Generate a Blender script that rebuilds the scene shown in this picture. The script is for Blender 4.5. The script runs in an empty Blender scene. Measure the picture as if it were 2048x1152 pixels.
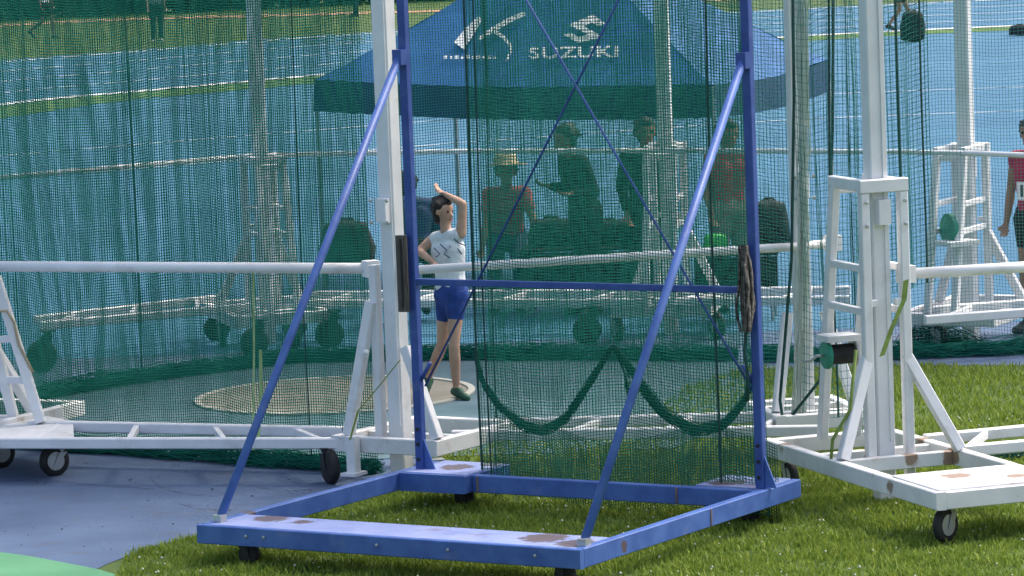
import bpy, bmesh, math, random
import numpy as np
from mathutils import Vector, Matrix
random.seed(7); rng = np.random.default_rng(7)
S = bpy.context.scene
COL = S.collection
R = math.radians

# ------------------------------------------------------------------ camera
F, H, ROLL = 8000.0, 4.15, 0.039
PITCH = math.atan((576 + 263) / F)
fw = np.array([0, math.cos(PITCH), -math.sin(PITCH)]); rt = np.array([1., 0, 0]); up = np.cross(rt, fw)
cr, sr = math.cos(ROLL), math.sin(ROLL)
cx, cy = cr * rt - sr * up, sr * rt + cr * up
cam = bpy.data.cameras.new('camera'); co = bpy.data.objects.new('camera', cam); COL.objects.link(co)
cam.sensor_width = 36; cam.lens = 36 * F / 2048; cam.clip_end = 3000; cam.clip_start = .5
co.matrix_world = Matrix(((cx[0], cy[0], -fw[0], 0), (cx[1], cy[1], -fw[1], 0), (cx[2], cy[2], -fw[2], H), (0, 0, 0, 1)))
S.camera = co

# ------------------------------------------------------------------ light
SUN_EL, SUN_AZ = R(57), math.atan2(.84, .54)          # azimuth measured from +Y towards +X
w = bpy.data.worlds.new('World'); S.world = w; w.use_nodes = True
nt = w.node_tree
sky = nt.nodes.new('ShaderNodeTexSky'); sky.sky_type = 'NISHITA'; sky.sun_disc = False
sky.sun_elevation = SUN_EL; sky.sun_rotation = SUN_AZ; sky.dust_density = 5.0; sky.ozone_density = .5
bg = nt.nodes['Background']; bg.inputs[1].default_value = .15
nt.links.new(sky.outputs[0], bg.inputs[0])
sl = bpy.data.lights.new('sun', 'SUN'); sl.energy = 1.3; sl.angle = R(14); sl.color = (1, .95, .88)
so = bpy.data.objects.new('sun', sl); COL.objects.link(so)
sd = Vector((math.sin(SUN_AZ) * math.cos(SUN_EL), math.cos(SUN_AZ) * math.cos(SUN_EL), math.sin(SUN_EL)))
so.rotation_euler = sd.to_track_quat('Z', 'Y').to_euler()
S.view_settings.view_transform = 'Standard'; S.view_settings.look = 'None'
S.view_settings.exposure = 1.08; S.view_settings.gamma = 1

# ------------------------------------------------------------------ helpers
def ray(x, y): return fw + cx * (x - 1024) / F - cy * (y - 576) / F
def gnd(x, y, z=0.):                                  # survey: where a sight line meets the level z
    d = ray(x, y); t = (z - H) / d[2]; return Vector((d[0] * t, d[1] * t, z))
def at(x, y, Y):                                      # survey: where a sight line reaches the distance Y
    d = ray(x, y); t = Y / d[1]; return Vector((d[0] * t, Y, H + d[2] * t))
def tag(o, label=None, cat=None, group=None, kind=None):
    if label: o['label'] = label
    if cat: o['category'] = cat
    if group: o['group'] = group
    if kind: o['kind'] = kind
    return o
def empty(name, loc, label=None, cat=None, group=None):
    o = bpy.data.objects.new(name, None); COL.objects.link(o); o.location = loc; o.empty_display_size = .1
    return tag(o, label, cat, group)
def link(name, me, mat=None, parent=None, smooth=False):
    o = bpy.data.objects.new(name, me); COL.objects.link(o)
    if mat is not None and not me.materials: me.materials.append(mat)
    if smooth:
        me.polygons.foreach_set('use_smooth', [True] * len(me.polygons))
    if parent is not None:
        o.parent = parent; o.matrix_parent_inverse = wmi(parent)
    return o
def wmi(p):                                            # things stand on an unrotated empty; parts are modelled in world space
    return Matrix.Translation(p.location).inverted() if p.parent is None else Matrix.Identity(4)
def mesh_np(name, V, Fc):                             # V (n,3), Fc (m,3|4) -> mesh
    me = bpy.data.meshes.new(name); V = np.asarray(V, np.float32); Fc = np.asarray(Fc, np.int32)
    k = Fc.shape[1]
    me.vertices.add(len(V)); me.vertices.foreach_set('co', V.ravel())
    me.loops.add(Fc.size); me.loops.foreach_set('vertex_index', Fc.ravel())
    me.polygons.add(len(Fc)); me.polygons.foreach_set('loop_start', np.arange(0, Fc.size, k, dtype=np.int32))
    me.update(calc_edges=True); me.validate(); return me
def frame_of(d, upv=(0, 0, 1)):
    d = Vector(d).normalized(); u = Vector(upv)
    if abs(d.dot(u)) > .98: u = Vector((1, 0, 0))
    a = u.cross(d).normalized(); b = d.cross(a).normalized(); return a, b, d
class MB:
    def __init__(s): s.v = []; s.f = []
    def add(s, V, Fc):
        n = len(s.v); s.v += [tuple(p) for p in V]; s.f += [tuple(i + n for i in q) for q in Fc]; return s
    def beam(s, p0, p1, wd, ht, upv=(0, 0, 1), ch=None):      # chamfered rectangular tube
        p0, p1 = Vector(p0), Vector(p1); a, b, d = frame_of(p1 - p0, upv)
        ch = min(wd, ht) * .1 if ch is None else ch
        x, y = wd / 2, ht / 2
        pr = [(x, y - ch), (x - ch, y), (-x + ch, y), (-x, y - ch), (-x, -y + ch), (-x + ch, -y), (x - ch, -y), (x, -y + ch)]
        V = [p + a * u + b * v for p in (p0, p1) for u, v in pr]
        Fc = [(i, (i + 1) % 8, (i + 1) % 8 + 8, i + 8) for i in range(8)] + [tuple(range(7, -1, -1)), tuple(range(8, 16))]
        return s.add(V, Fc)
    def box(s, c, sx, sy, sz, rz=0, ch=.004):
        c = Vector(c); d = Vector((0, 0, sz / 2)); r = Vector((-math.sin(rz), math.cos(rz), 0))
        p0, p1 = c - d, c + d
        a = Vector((math.cos(rz), math.sin(rz), 0)); x, y = sx / 2, sy / 2; ch = min(ch, x * .4, y * .4)
        pr = [(x, y - ch), (x - ch, y), (-x + ch, y), (-x, y - ch), (-x, -y + ch), (-x + ch, -y), (x - ch, -y), (x, -y + ch)]
        V = [p + a * u + r * v for p in (p0, p1) for u, v in pr]
        Fc = [(i, (i + 1) % 8, (i + 1) % 8 + 8, i + 8) for i in range(8)] + [tuple(range(7, -1, -1)), tuple(range(8, 16))]
        return s.add(V, Fc)
    def tube(s, pts, r, n=8, cap=True):
        pts = [Vector(p) for p in pts]; m = len(pts); rs = r if isinstance(r, (list, tuple)) else [r] * m
        V = []; prev = None
        for i, p in enumerate(pts):
            d = pts[min(i + 1, m - 1)] - pts[max(i - 1, 0)]
            a, b, _ = frame_of(d)
            if prev is not None and a.dot(prev) < 0: a, b = -a, -b
            prev = a
            V += [p + a * (rs[i] * math.cos(2 * math.pi * k / n)) + b * (rs[i] * math.sin(2 * math.pi * k / n)) for k in range(n)]
        Fc = [(i * n + k, i * n + (k + 1) % n, (i + 1) * n + (k + 1) % n, (i + 1) * n + k) for i in range(m - 1) for k in range(n)]
        if cap: Fc += [tuple(range(n - 1, -1, -1)), tuple(range((m - 1) * n, m * n))]
        return s.add(V, Fc)
    def strip(s, pts, wv, th=.003):                   # flat webbing along pts, wv = width vector
        pts = [Vector(p) for p in pts]; wv = Vector(wv); m = len(pts); V = []
        for i, p in enumerate(pts):
            d = (pts[min(i + 1, m - 1)] - pts[max(i - 1, 0)]).normalized(); nn = d.cross(wv).normalized() * th / 2
            V += [p - wv / 2 - nn, p + wv / 2 - nn, p + wv / 2 + nn, p - wv / 2 + nn]
        Fc = [(i * 4 + k, i * 4 + (k + 1) % 4, i * 4 + 4 + (k + 1) % 4, i * 4 + 4 + k) for i in range(m - 1) for k in range(4)]
        Fc += [(3, 2, 1, 0), tuple(range((m - 1) * 4, m * 4))]
        return s.add(V, Fc)
    def lathe(s, c, axis, prof, n=20):                # prof: (offset along axis, radius)
        c = Vector(c); a, b, d = frame_of(axis); V = []
        for o, r in prof: V += [c + d * o + a * (r * math.cos(2 * math.pi * k / n)) + b * (r * math.sin(2 * math.pi * k / n)) for k in range(n)]
        m = len(prof)
        Fc = [(i * n + k, i * n + (k + 1) % n, (i + 1) * n + (k + 1) % n, (i + 1) * n + k) for i in range(m - 1) for k in range(n)]
        Fc += [tuple(range(n - 1, -1, -1)), tuple(range((m - 1) * n, m * n))]
        return s.add(V, Fc)
    def poly(s, pts, th):                             # prism from a planar outline; th = thickness vector
        th = Vector(th); n = len(pts); V = [Vector(p) for p in pts] + [Vector(p) + th for p in pts]
        Fc = [tuple(range(n - 1, -1, -1)), tuple(range(n, 2 * n))] + [(i, (i + 1) % n, (i + 1) % n + n, i + n) for i in range(n)]
        return s.add(V, Fc)
    def build(s, name, mat, parent=None, smooth=False):
        me = bpy.data.meshes.new(name); me.from_pydata([tuple(v) for v in s.v], [], s.f)
        bm = bmesh.new(); bm.from_mesh(me); bmesh.ops.recalc_face_normals(bm, faces=bm.faces); bm.to_mesh(me); bm.free()
        return link(name, me, mat, parent, smooth)

# ------------------------------------------------------------------ materials
def material(name, c1, c2=None, scale=6., rough=.6, metallic=0, bump=0., bscale=40., dirt=None, dirt_amt=.0, dscale=3., spec=.4, island=False, coord='pos', detail=6, transl=0., stretch=None):
    m = bpy.data.materials.new(name); m.use_nodes = True; t = m.node_tree; N = t.nodes; L = t.links
    b = N['Principled BSDF']; b.inputs['Roughness'].default_value = rough; b.inputs['Metallic'].default_value = metallic
    b.inputs['Specular IOR Level'].default_value = spec
    g = N.new('ShaderNodeNewGeometry'); vec = g.outputs['Position']
    if stretch:
        mp = N.new('ShaderNodeMapping'); mp.inputs['Scale'].default_value = stretch; L.new(vec, mp.inputs[0]); vec = mp.outputs[0]
    c2 = c2 or c1
    n = N.new('ShaderNodeTexNoise'); n.inputs['Scale'].default_value = scale; n.inputs['Detail'].default_value = detail; L.new(vec, n.inputs['Vector'])
    rp = N.new('ShaderNodeValToRGB'); rp.color_ramp.elements[0].position = .35; rp.color_ramp.elements[1].position = .65
    rp.color_ramp.elements[0].color = (*c1, 1); rp.color_ramp.elements[1].color = (*c2, 1)
    if island: L.new(g.outputs['Random Per Island'], rp.inputs[0]); rp.color_ramp.elements[0].position = 0; rp.color_ramp.elements[1].position = 1
    else: L.new(n.outputs['Fac'], rp.inputs[0])
    out = rp.outputs[0]
    if dirt:
        n2 = N.new('ShaderNodeTexNoise'); n2.inputs['Scale'].default_value = dscale; n2.inputs['Detail'].default_value = 9; n2.inputs['Roughness'].default_value = .68; L.new(vec, n2.inputs['Vector'])
        r2 = N.new('ShaderNodeValToRGB'); r2.color_ramp.elements[0].position = .56; r2.color_ramp.elements[1].position = .72
        r2.color_ramp.elements[0].color = (0, 0, 0, 1); r2.color_ramp.elements[1].color = (dirt_amt,) * 3 + (1,)
        L.new(n2.outputs['Fac'], r2.inputs[0])
        mx = N.new('ShaderNodeMix'); mx.data_type = 'RGBA'; L.new(r2.outputs[0], mx.inputs[0]); L.new(out, mx.inputs[6]); mx.inputs[7].default_value = (*dirt, 1); out = mx.outputs[2]
    L.new(out, b.inputs['Base Color'])
    if bump:
        n3 = N.new('ShaderNodeTexNoise'); n3.inputs['Scale'].default_value = bscale; n3.inputs['Detail'].default_value = 4; L.new(vec, n3.inputs['Vector'])
        bp = N.new('ShaderNodeBump'); bp.inputs['Strength'].default_value = bump; bp.inputs['Distance'].default_value = .02
        L.new(n3.outputs['Fac'], bp.inputs['Height']); L.new(bp.outputs[0], b.inputs['Normal'])
    if transl:
        tr = N.new('ShaderNodeBsdfTranslucent'); L.new(out, tr.inputs[0]); ms = N.new('ShaderNodeMixShader'); ms.inputs[0].default_value = transl
        L.new(b.outputs[0], ms.inputs[1]); L.new(tr.outputs[0], ms.inputs[2]); L.new(ms.outputs[0], N['Material Output'].inputs[0])
    return m
M = {}
M['white'] = material('white_paint', (.70, .70, .71), (.78, .78, .79), 5, .45, dirt=(.33, .27, .22), dirt_amt=.38, dscale=3.2, bump=.05, bscale=60)
M['white_old'] = material('weathered_white_paint', (.66, .66, .66), (.76, .76, .76), 5, .5, dirt=(.30, .17, .09), dirt_amt=.55, dscale=4.0, bump=.05)
M['blue'] = material('blue_paint', (.046, .105, .34), (.072, .15, .42), 7, .45, dirt=(.17, .20, .36), dirt_amt=.6, dscale=5, bump=.05)
M['blue_dark'] = material('deep_blue_paint', (.026, .06, .25), (.042, .09, .32), 7, .42, dirt=(.14, .17, .35), dirt_amt=.35, dscale=8)
M['blue_plate'] = material('worn_blue_deck_paint_with_glare', (.22, .28, .54), (.31, .36, .60), 4, .5, dirt=(.16, .105, .085), dirt_amt=.9, dscale=2.6, bump=.08)  # paler blue has the sun's sheen on the deck tops painted in; brown is rust
def spots(m, pts, col, nscale=16.):
    t = m.node_tree; N = t.nodes; L = t.links; b = N['Principled BSDF']; src = b.inputs['Base Color'].links[0].from_socket
    g = N.new('ShaderNodeNewGeometry'); n = N.new('ShaderNodeTexNoise'); n.inputs['Scale'].default_value = nscale; n.inputs['Detail'].default_value = 8; n.inputs['Roughness'].default_value = .7; L.new(g.outputs['Position'], n.inputs['Vector'])
    for p, r in pts:
        d = N.new('ShaderNodeVectorMath'); d.operation = 'DISTANCE'; L.new(g.outputs['Position'], d.inputs[0]); d.inputs[1].default_value = p
        a = N.new('ShaderNodeMath'); a.operation = 'MULTIPLY_ADD'; L.new(d.outputs['Value'], a.inputs[0]); a.inputs[1].default_value = -1 / r; a.inputs[2].default_value = .5
        c = N.new('ShaderNodeMath'); L.new(a.outputs[0], c.inputs[0]); L.new(n.outputs['Fac'], c.inputs[1])
        q = N.new('ShaderNodeMapRange'); L.new(c.outputs[0], q.inputs[0]); q.inputs[1].default_value = .46; q.inputs[2].default_value = .58; q.inputs[4].default_value = .9
        mx = N.new('ShaderNodeMix'); mx.data_type = 'RGBA'; L.new(q.outputs[0], mx.inputs[0]); L.new(src, mx.inputs[6]); mx.inputs[7].default_value = (*col, 1); src = mx.outputs[2]
    L.new(src, b.inputs['Base Color'])
M['rust'] = material('rusty_steel', (.14, .085, .06), (.24, .17, .13), 9, .85, bump=.2)
M['rubber'] = material('black_rubber', (.012, .012, .013), (.025, .025, .026), 12, .7)
M['steel'] = material('zinc_steel', (.40, .42, .42), (.52, .53, .53), 8, .4, metallic=.6)
M['green_disc'] = material('green_winch_paint', (.02, .25, .16), (.03, .30, .19), 8, .4)
M['net'] = material('green_net_cord', (.014, .205, .145), (.028, .275, .20), 3, .75, spec=.2, transl=.4)
M['net_back'] = material('teal_net_cord', (.013, .185, .138), (.027, .25, .185), 3, .75, spec=.2, transl=.25)
M['net_mid'] = material('grey_green_net_cord', (.05, .25, .22), (.09, .32, .29), 3, .75, spec=.2, transl=.4)
M['net_pale'] = material('faded_green_net_cord', (.66, .76, .69), (.80, .86, .80), 4, .8, spec=.2, transl=.25)
M['net_dark'] = material('dark_green_net_cord', (.008, .07, .052), (.018, .12, .09), 5, .8, spec=.2)
M['rope'] = material('dark_seam_rope', (.012, .055, .048), (.022, .085, .072), 20, .85)
M['rope_tan'] = material('tan_rope', (.33, .29, .19), (.42, .37, .25), 20, .85)
M['rope_grey'] = material('grey_rope', (.045, .042, .04), (.20, .18, .165), 30, .9, bump=.4, bscale=80)
M['strap'] = material('olive_webbing', (.16, .23, .05), (.24, .33, .08), 16, .8)
M['strap_pale'] = material('pale_green_webbing', (.24, .36, .15), (.32, .45, .2), 16, .8)
M['pad'] = material('brown_wood_board', (.055, .047, .042), (.12, .105, .092), 12, .8, bump=.3, stretch=(6, 6, .7))
M['grass'] = material('lawn_soil', (.042, .08, .014), (.075, .125, .022), 2.5, .9, bump=.4, bscale=30)
M['grass_far'] = material('far_lawn', (.045, .115, .02), (.075, .16, .03), 1.2, .9)
M['blade'] = material('grass_blades', (.11, .19, .02), (.31, .385, .068), 1, .6, island=True, transl=.35, spec=.25)
M['clover'] = material('clover_heads', (.45, .46, .38), (.6, .6, .5), 1, .8, island=True)
M['apron'] = material('blue_grey_rubber_paving', (.064, .105, .19), (.092, .142, .24), 1.6, .85, dirt=(.10, .085, .085), dirt_amt=.75, dscale=2.2, bump=.5, bscale=140, detail=14)
M['pad_in'] = material('cage_floor_paving', (.05, .105, .13), (.085, .15, .18), 1.6, .85, bump=.2, bscale=90)
M['track'] = material('blue_running_track', (.025, .115, .21), (.037, .145, .25), .35, .85, dirt=(.07, .17, .30), dirt_amt=.7, dscale=.25)
M['line'] = material('white_line_paint', (.72, .72, .70), (.8, .8, .78), 2, .7)
M['line_faint'] = material('worn_line_paint', (.30, .40, .50), (.42, .50, .58), .8, .8)
M['greenpaint'] = material('green_painted_paving', (.075, .24, .12), (.105, .30, .155), 2, .8, dirt=(.09, .25, .13), dirt_amt=.6, dscale=2, bump=.15, bscale=90)
M['brick'] = material('orange_clay_kerb', (.36, .20, .11), (.46, .28, .17), 3, .9)
M['concrete'] = material('tan_concrete', (.20, .19, .15), (.27, .255, .205), 2.5, .85, dirt=(.22, .19, .15), dirt_amt=.6, dscale=2, bump=.2)
M['ringsteel'] = material('throwing_ring_band', (.45, .44, .36), (.52, .50, .43), 4, .5)
M['hedge'] = material('hedge_leaves', (.012, .035, .008), (.04, .09, .02), 1, .6, island=True, transl=.2)
M['wood'] = material('hedge_wood', (.05, .035, .02), (.08, .06, .04), 4, .9)
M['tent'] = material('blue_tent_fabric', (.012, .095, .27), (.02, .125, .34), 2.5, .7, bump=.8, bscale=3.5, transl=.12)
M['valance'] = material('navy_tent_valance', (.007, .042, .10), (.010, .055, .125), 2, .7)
M['print'] = material('white_print', (.78, .78, .76), (.82, .82, .8), 3, .7)
M['black'] = material('black_cloth', (.008, .010, .011), (.018, .022, .024), 8, .85)
M['skin'] = material('skin', (.44, .26, .18), (.55, .34, .245), 9, .55, bump=.2, bscale=12)
M['skin2'] = material('tanned_skin', (.24, .125, .08), (.30, .165, .105), 6, .55)
M['hair'] = material('black_hair', (.006, .005, .005), (.016, .013, .012), 30, .5, bump=.5, bscale=120)
M['singlet'] = material('white_singlet', (.66, .68, .72), (.80, .82, .84), 14, .8, bump=.9, bscale=16)
M['navy'] = material('navy_cloth', (.012, .022, .085), (.02, .035, .12), 8, .8)
M['royal'] = material('royal_blue_cloth', (.012, .038, .19), (.022, .065, .29), 10, .75, bump=.9, bscale=14)
M['maroon'] = material('maroon_cloth', (.28, .02, .035), (.38, .035, .05), 8, .8)
M['pink'] = material('dusty_red_cloth', (.34, .05, .075), (.44, .085, .11), 8, .8)
M['crimson'] = material('crimson_cloth', (.30, .012, .05), (.38, .02, .07), 8, .75)
M['khaki'] = material('khaki_cloth', (.22, .17, .13), (.30, .24, .19), 8, .8)
M['straw'] = material('straw_hat', (.46, .37, .21), (.58, .48, .3), 12, .8)
M['paper'] = material('white_bib_paper', (.75, .75, .75), (.8, .8, .8), 3, .7)
M['neon'] = material('bright_green_cloth', (.04, .42, .05), (.08, .52, .08), 6, .6)
M['shoe'] = material('dark_shoe', (.015, .02, .022), (.03, .035, .04), 8, .6)
M['shoe_g'] = material('green_black_shoe', (.02, .065, .045), (.035, .11, .07), 14, .6)
M['shoe_w'] = material('pale_shoe', (.55, .50, .42), (.66, .62, .55), 8, .6)
M['grey'] = material('grey_shirt', (.24, .27, .27), (.30, .33, .33), 8, .8)

# ------------------------------------------------------------------ ground, paving, track
def sheet(name, outline, z, mat, label=None, kind='structure'):
    me = bpy.data.meshes.new(name); me.from_pydata([(p[0], p[1], z) for p in outline], [], [tuple(range(len(outline)))])
    bm = bmesh.new(); bm.from_mesh(me)
    bmesh.ops.triangulate(bm, faces=bm.faces[:]); bmesh.ops.recalc_face_normals(bm, faces=bm.faces)
    for f in bm.faces:
        if f.normal.z < 0: f.normal_flip()
    bm.to_mesh(me); bm.free(); o = link(name, me, mat); o['kind'] = kind
    return o
def gp(x, y, z=0): p = gnd(x, y, z); return (p.x, p.y)
sheet('ground', [(-600, -100), (600, -100), (600, 900), (-600, 900)], 0, M['grass'])
edge = [gp(150, 1150), gp(225, 1128), gp(300, 1098), gp(360, 1080), gp(420, 1066), gp(520, 1040), gp(640, 1003), gp(720, 985), gp(830, 948), gp(880, 905), gp(980, 872), gp(1120, 855), gp(1290, 838), gp(1345, 800), gp(1400, 768), gp(1500, 738), gp(1700, 735)]
jit = []
for i in range(len(edge) - 1):
    a, b = Vector(edge[i]), Vector(edge[i + 1]); n = max(1, int((b - a).length / .12))
    for k in range(n):
        p = a.lerp(b, k / n); jit.append((p.x + random.uniform(-.03, .03), p.y + random.uniform(-.04, .04)))
apron_poly = jit + [(3.2, 32.3), (12, 29.5), (12, 35.2), (-14, 35.2), (-14, 22.5), (-3.0, 22.5)]
sheet('throwing_apron', apron_poly, .004, M['apron'])
gk = [gp(-20, 1104), gp(60, 1115), gp(140, 1130), gp(200, 1142), gp(232, 1152)]
sheet('green_painted_surface', gk + [(-2.4, 23.2), (-2.4, 22.2), (-6, 22.2), (-6, 25.3)], .009, M['greenpaint'])
M['crack'] = material('paving_crack', (.025, .025, .03), (.05, .048, .05), 12, .95)
for c in ([(-40, 968), (60, 962), (150, 968), (230, 975), (320, 980)], [(300, 955), (318, 975), (345, 985), (410, 992)], [(430, 975), (470, 968), (560, 985), (640, 978)], [(360, 1010), (400, 1020), (470, 1022)]):
    P = [Vector(gp(*q)) for q in c]; pts = []
    for i in range(len(P) - 1):
        for k in range(12): q = P[i].lerp(P[i + 1], k / 12); pts.append(q + Vector((random.uniform(-.012, .012), random.uniform(-.03, .03))))
    V = []; Fc = []
    for i, q in enumerate(pts):
        wd_ = random.uniform(.002, .007); V += [(q.x, q.y - wd_, .0075), (q.x, q.y + wd_, .0075)]
        if i: Fc.append((2 * i - 2, 2 * i, 2 * i + 1, 2 * i - 1))
    MB().add(V, Fc).build('paving_crack', M['crack'])['kind'] = 'structure'
V = []; Fc = []
for i in range(130):
    p = Vector((random.uniform(-3.9, -1.0), random.uniform(23.9, 28.6), .008)); r = random.choice((.003, .004, .004, .005, .007, .010)); a = random.uniform(0, 6.3); k = len(V)
    if not (p.x < -2.4 and p.y < 24.7):
        V += [p + Vector((math.cos(a + q) * r * e, math.sin(a + q) * r, 0)) for q, e in ((0, 1.6), (1.6, 1), (3.1, 1.6), (4.7, 1))] + [p + Vector((0, 0, r * .7))]
        Fc += [(k + j, k + (j + 1) % 4, k + 4) for j in range(4)]
tag(MB().add(V, Fc).build('paving_grit', M['crack']), 'dark grit and leaf crumbs scattered on the blue grey paving', 'grit', kind='stuff')
# inside floor of the cage
sheet('cage_floor', [(-3.75, 29.9), (-1.1, 28.2), (1.1, 28.15), (1.5, 29.2), (1.9, 31.0), (1.95, 32.9), (-.5, 33.8), (-1.9, 34.2), (-3.9, 32.4)], .009, M['pad_in'])
cc = Vector((-1.45, 31.75, 0))
ring = [(cc.x + 1.07 * math.cos(a), cc.y + 1.07 * math.sin(a)) for a in np.linspace(0, 2 * math.pi, 64, endpoint=False)]
sheet('throwing_circle', ring, .014, M['concrete'])
mb = MB(); n = 72
prof = [(1.07, .012), (1.07, .026), (1.125, .026), (1.125, .012)]
V = [(cc.x + r * math.cos(2 * math.pi * k / n), cc.y + r * math.sin(2 * math.pi * k / n), z) for r, z in prof for k in range(n)]
mb.add(V, [(j * n + k, j * n + (k + 1) % n, ((j + 1) % 4) * n + (k + 1) % n, ((j + 1) % 4) * n + k) for j in range(4) for k in range(n)])
o = mb.build('throwing_circle_band', M['ringsteel']); o['kind'] = 'structure'
# track: far edge and lines follow the bend
def curve(ptsxy, n=40):
    P = [Vector(gp(*p)) for p in ptsxy]; out = []
    for i in range(len(P) - 1):
        p0, p1, p2, p3 = P[max(i - 1, 0)], P[i], P[i + 1], P[min(i + 2, len(P) - 1)]
        for k in range(n // (len(P) - 1)):
            t = k / (n // (len(P) - 1)); out.append(.5 * ((2 * p1) + (p2 - p0) * t + (2 * p0 - 5 * p1 + 4 * p2 - p3) * t * t + (3 * p1 - p0 - 3 * p2 + p3) * t ** 3))
    out.append(P[-1]); return out
far = curve([(-600, 178), (-100, 130), (300, 98), (620, 72), (1000, 50), (1500, 22), (2200, -10), (2800, -20)])
kerb = curve([(-600, 300), (0, 211), (300, 182), (620, 153), (1000, 120), (1530, 78), (2048, 52), (2800, 25)])
def ribbon(name, c, wdt, z, mat, off=0.):
    V = []; n = len(c)
    for i, p in enumerate(c):
        d = (c[min(i + 1, n - 1)] - c[max(i - 1, 0)]).normalized(); nn = Vector((-d.y, d.x))
        V += [(*(p + nn * (off - wdt / 2)), z), (*(p + nn * (off + wdt / 2)), z)]
    me = bpy.data.meshes.new(name); me.from_pydata(V, [], [(2 * i, 2 * i + 2, 2 * i + 3, 2 * i + 1) for i in range(n - 1)])
    bm = bmesh.new(); bm.from_mesh(me); bmesh.ops.recalc_face_normals(bm, faces=bm.faces)
    for f in bm.faces:
        if f.normal.z < 0: f.normal_flip()
    bm.to_mesh(me); bm.free()
    o = link(name, me, mat); o['kind'] = 'structure'; return o
sheet('running_track', [(60, 35.0), (60, 90)] + [tuple(p) for p in reversed(far)] + [(-60, 60), (-60, 35.0)], .006, M['track'])
ribbon('inner_grass_strip', kerb, 1.9, .012, M['grass_far'], -1.25)
ribbon('track_kerb_line', kerb, .42, .02, M['line'])
for k, (t, m) in enumerate(((.22, 'line_faint'), (.46, 'line_faint'), (.7, 'line_faint'), (.95, 'line'))):
    c = [a.lerp(b, t) for a, b in zip(kerb, far)]
    ribbon('lane_line', c, .2, .012, M[m])
for y0 in (188, 236):
    ribbon('lane_line', curve([(-300, y0 + 150), (400, y0 + 92), (1000, y0 + 45), (1600, y0 + 4), (2200, y0 - 18)]), .13, .012, M['line_faint'])
ribbon('clay_kerb', curve([(-400, 80), (0, 52), (300, 38), (620, 30), (1000, 18), (1500, -2)]), 2.0, .02, M['brick'])

# hedge behind the far grass
def leaf_cloud(name, mat, n, sampler, size, parent=None):
    P = sampler(n); a = rng.normal(size=(n, 3)); a /= np.linalg.norm(a, axis=1)[:, None]; b = np.cross(a, rng.normal(size=(n, 3))); b /= np.linalg.norm(b, axis=1)[:, None]
    sz = (size * rng.uniform(.6, 1.3, n))[:, None]
    V = np.stack([P - a * sz, P + b * sz * .5, P + a * sz, P - b * sz * .5], 1).reshape(-1, 3)
    return link(name, mesh_np(name, V, np.arange(4 * n).reshape(-1, 4)), mat, parent)
hA, hB = Vector(gp(-350, 58)), Vector(gp(1500, -25))
he = empty('hedge', (hA.x, hA.y, 0), 'dark clipped hedge beyond the far grass along the top edge', 'hedge')
def hs(n):
    t = rng.uniform(0, 1, n); d = rng.uniform(-1.2, 1.0, n); z = rng.uniform(0, 1, n) ** .8 * (2.4 + .3 * np.sin(t * 40))
    d = d + .35 * np.sin(t * 71) * (z / 2.4)
    base = np.array([[hA.x, hA.y]]) + t[:, None] * np.array([[hB.x - hA.x, hB.y - hA.y]])
    return np.column_stack([base[:, 0], base[:, 1] + 1.2 + d, z])
leaf_cloud('foliage', M['hedge'], 26000, hs, .22, he)
mb = MB()
for k in range(26):
    p = hA.lerp(hB, (k + .5) / 26); mb.tube([(p.x, p.y + 1.2, 0), (p.x + .1, p.y + 1.2, 1.0), (p.x - .1, p.y + 1.3, 2.0)], [.08, .06, .03], 6)
mb.build('stems', M['wood'], he)

# ------------------------------------------------------------------ lawn blades
def inside(P, poly):
    x, y = P[:, 0], P[:, 1]; r = np.zeros(len(P), bool); n = len(poly); j = n - 1
    for i in range(n):
        xi, yi = poly[i][0], poly[i][1]; xj, yj = poly[j][0], poly[j][1]
        c = ((yi > y) != (yj > y)) & (x < (xj - xi) * (y - yi) / (yj - yi + 1e-12) + xi); r ^= c; j = i
    return r
def lawn(name, label, x0, x1, y0, y1, dens, hgt):
    n = int((x1 - x0) * (y1 - y0) * dens)
    P = np.column_stack([rng.uniform(x0, x1, n), rng.uniform(y0, y1, n)])
    P = P[~inside(P, apron_poly)]; P = P[~((P[:, 0] < -2.45) & (P[:, 1] < 24.6))]
    clump = .5 + .5 * np.sin(P[:, 0] * 5.1 + 2 * np.sin(P[:, 1] * 3.3)) * np.sin(P[:, 1] * 6.3 + np.sin(P[:, 0] * 4))
    P = P[rng.uniform(0, 1, len(P)) < .45 + .55 * clump]; n = len(P)
    clump = .5 + .5 * np.sin(P[:, 0] * 5.1 + 2 * np.sin(P[:, 1] * 3.3)) * np.sin(P[:, 1] * 6.3 + np.sin(P[:, 0] * 4))
    h = hgt * rng.uniform(.4, 1.25, n) * (.65 + .6 * clump); a = rng.uniform(0, 2 * math.pi, n); wd = rng.uniform(.0035, .007, n)
    lean = rng.uniform(.15, .9, n) * h; la = rng.uniform(0, 2 * math.pi, n)
    d = np.column_stack([np.cos(a), np.sin(a), np.zeros(n)]) * wd[:, None]
    B = np.column_stack([P, np.zeros(n)]); l = np.column_stack([np.cos(la), np.sin(la), np.zeros(n)]) * lean[:, None]
    mid = B + l * .35; mid[:, 2] = h * .6; tip = B + l; tip[:, 2] = h
    V = np.stack([B - d, B + d, mid + d * .8, tip, mid - d * .8], 1).reshape(-1, 3)
    idx = np.arange(n)[:, None] * 5
    T = np.concatenate([idx + np.array([0, 1, 2]), idx + np.array([0, 2, 4]), idx + np.array([4, 2, 3])])
    o = link(name, mesh_np(name, V, T), M['blade']); return tag(o, label, 'grass', kind='stuff')
lawn('grass', 'short sunlit lawn grass in front of and around the blue frame', -3.0, 4.0, 22.0, 27.2, 3800, .047)
lawn('grass', 'lawn grass seen further back behind the nets', -.8, 5.4, 27.2, 32.6, 1500, .055)
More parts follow.
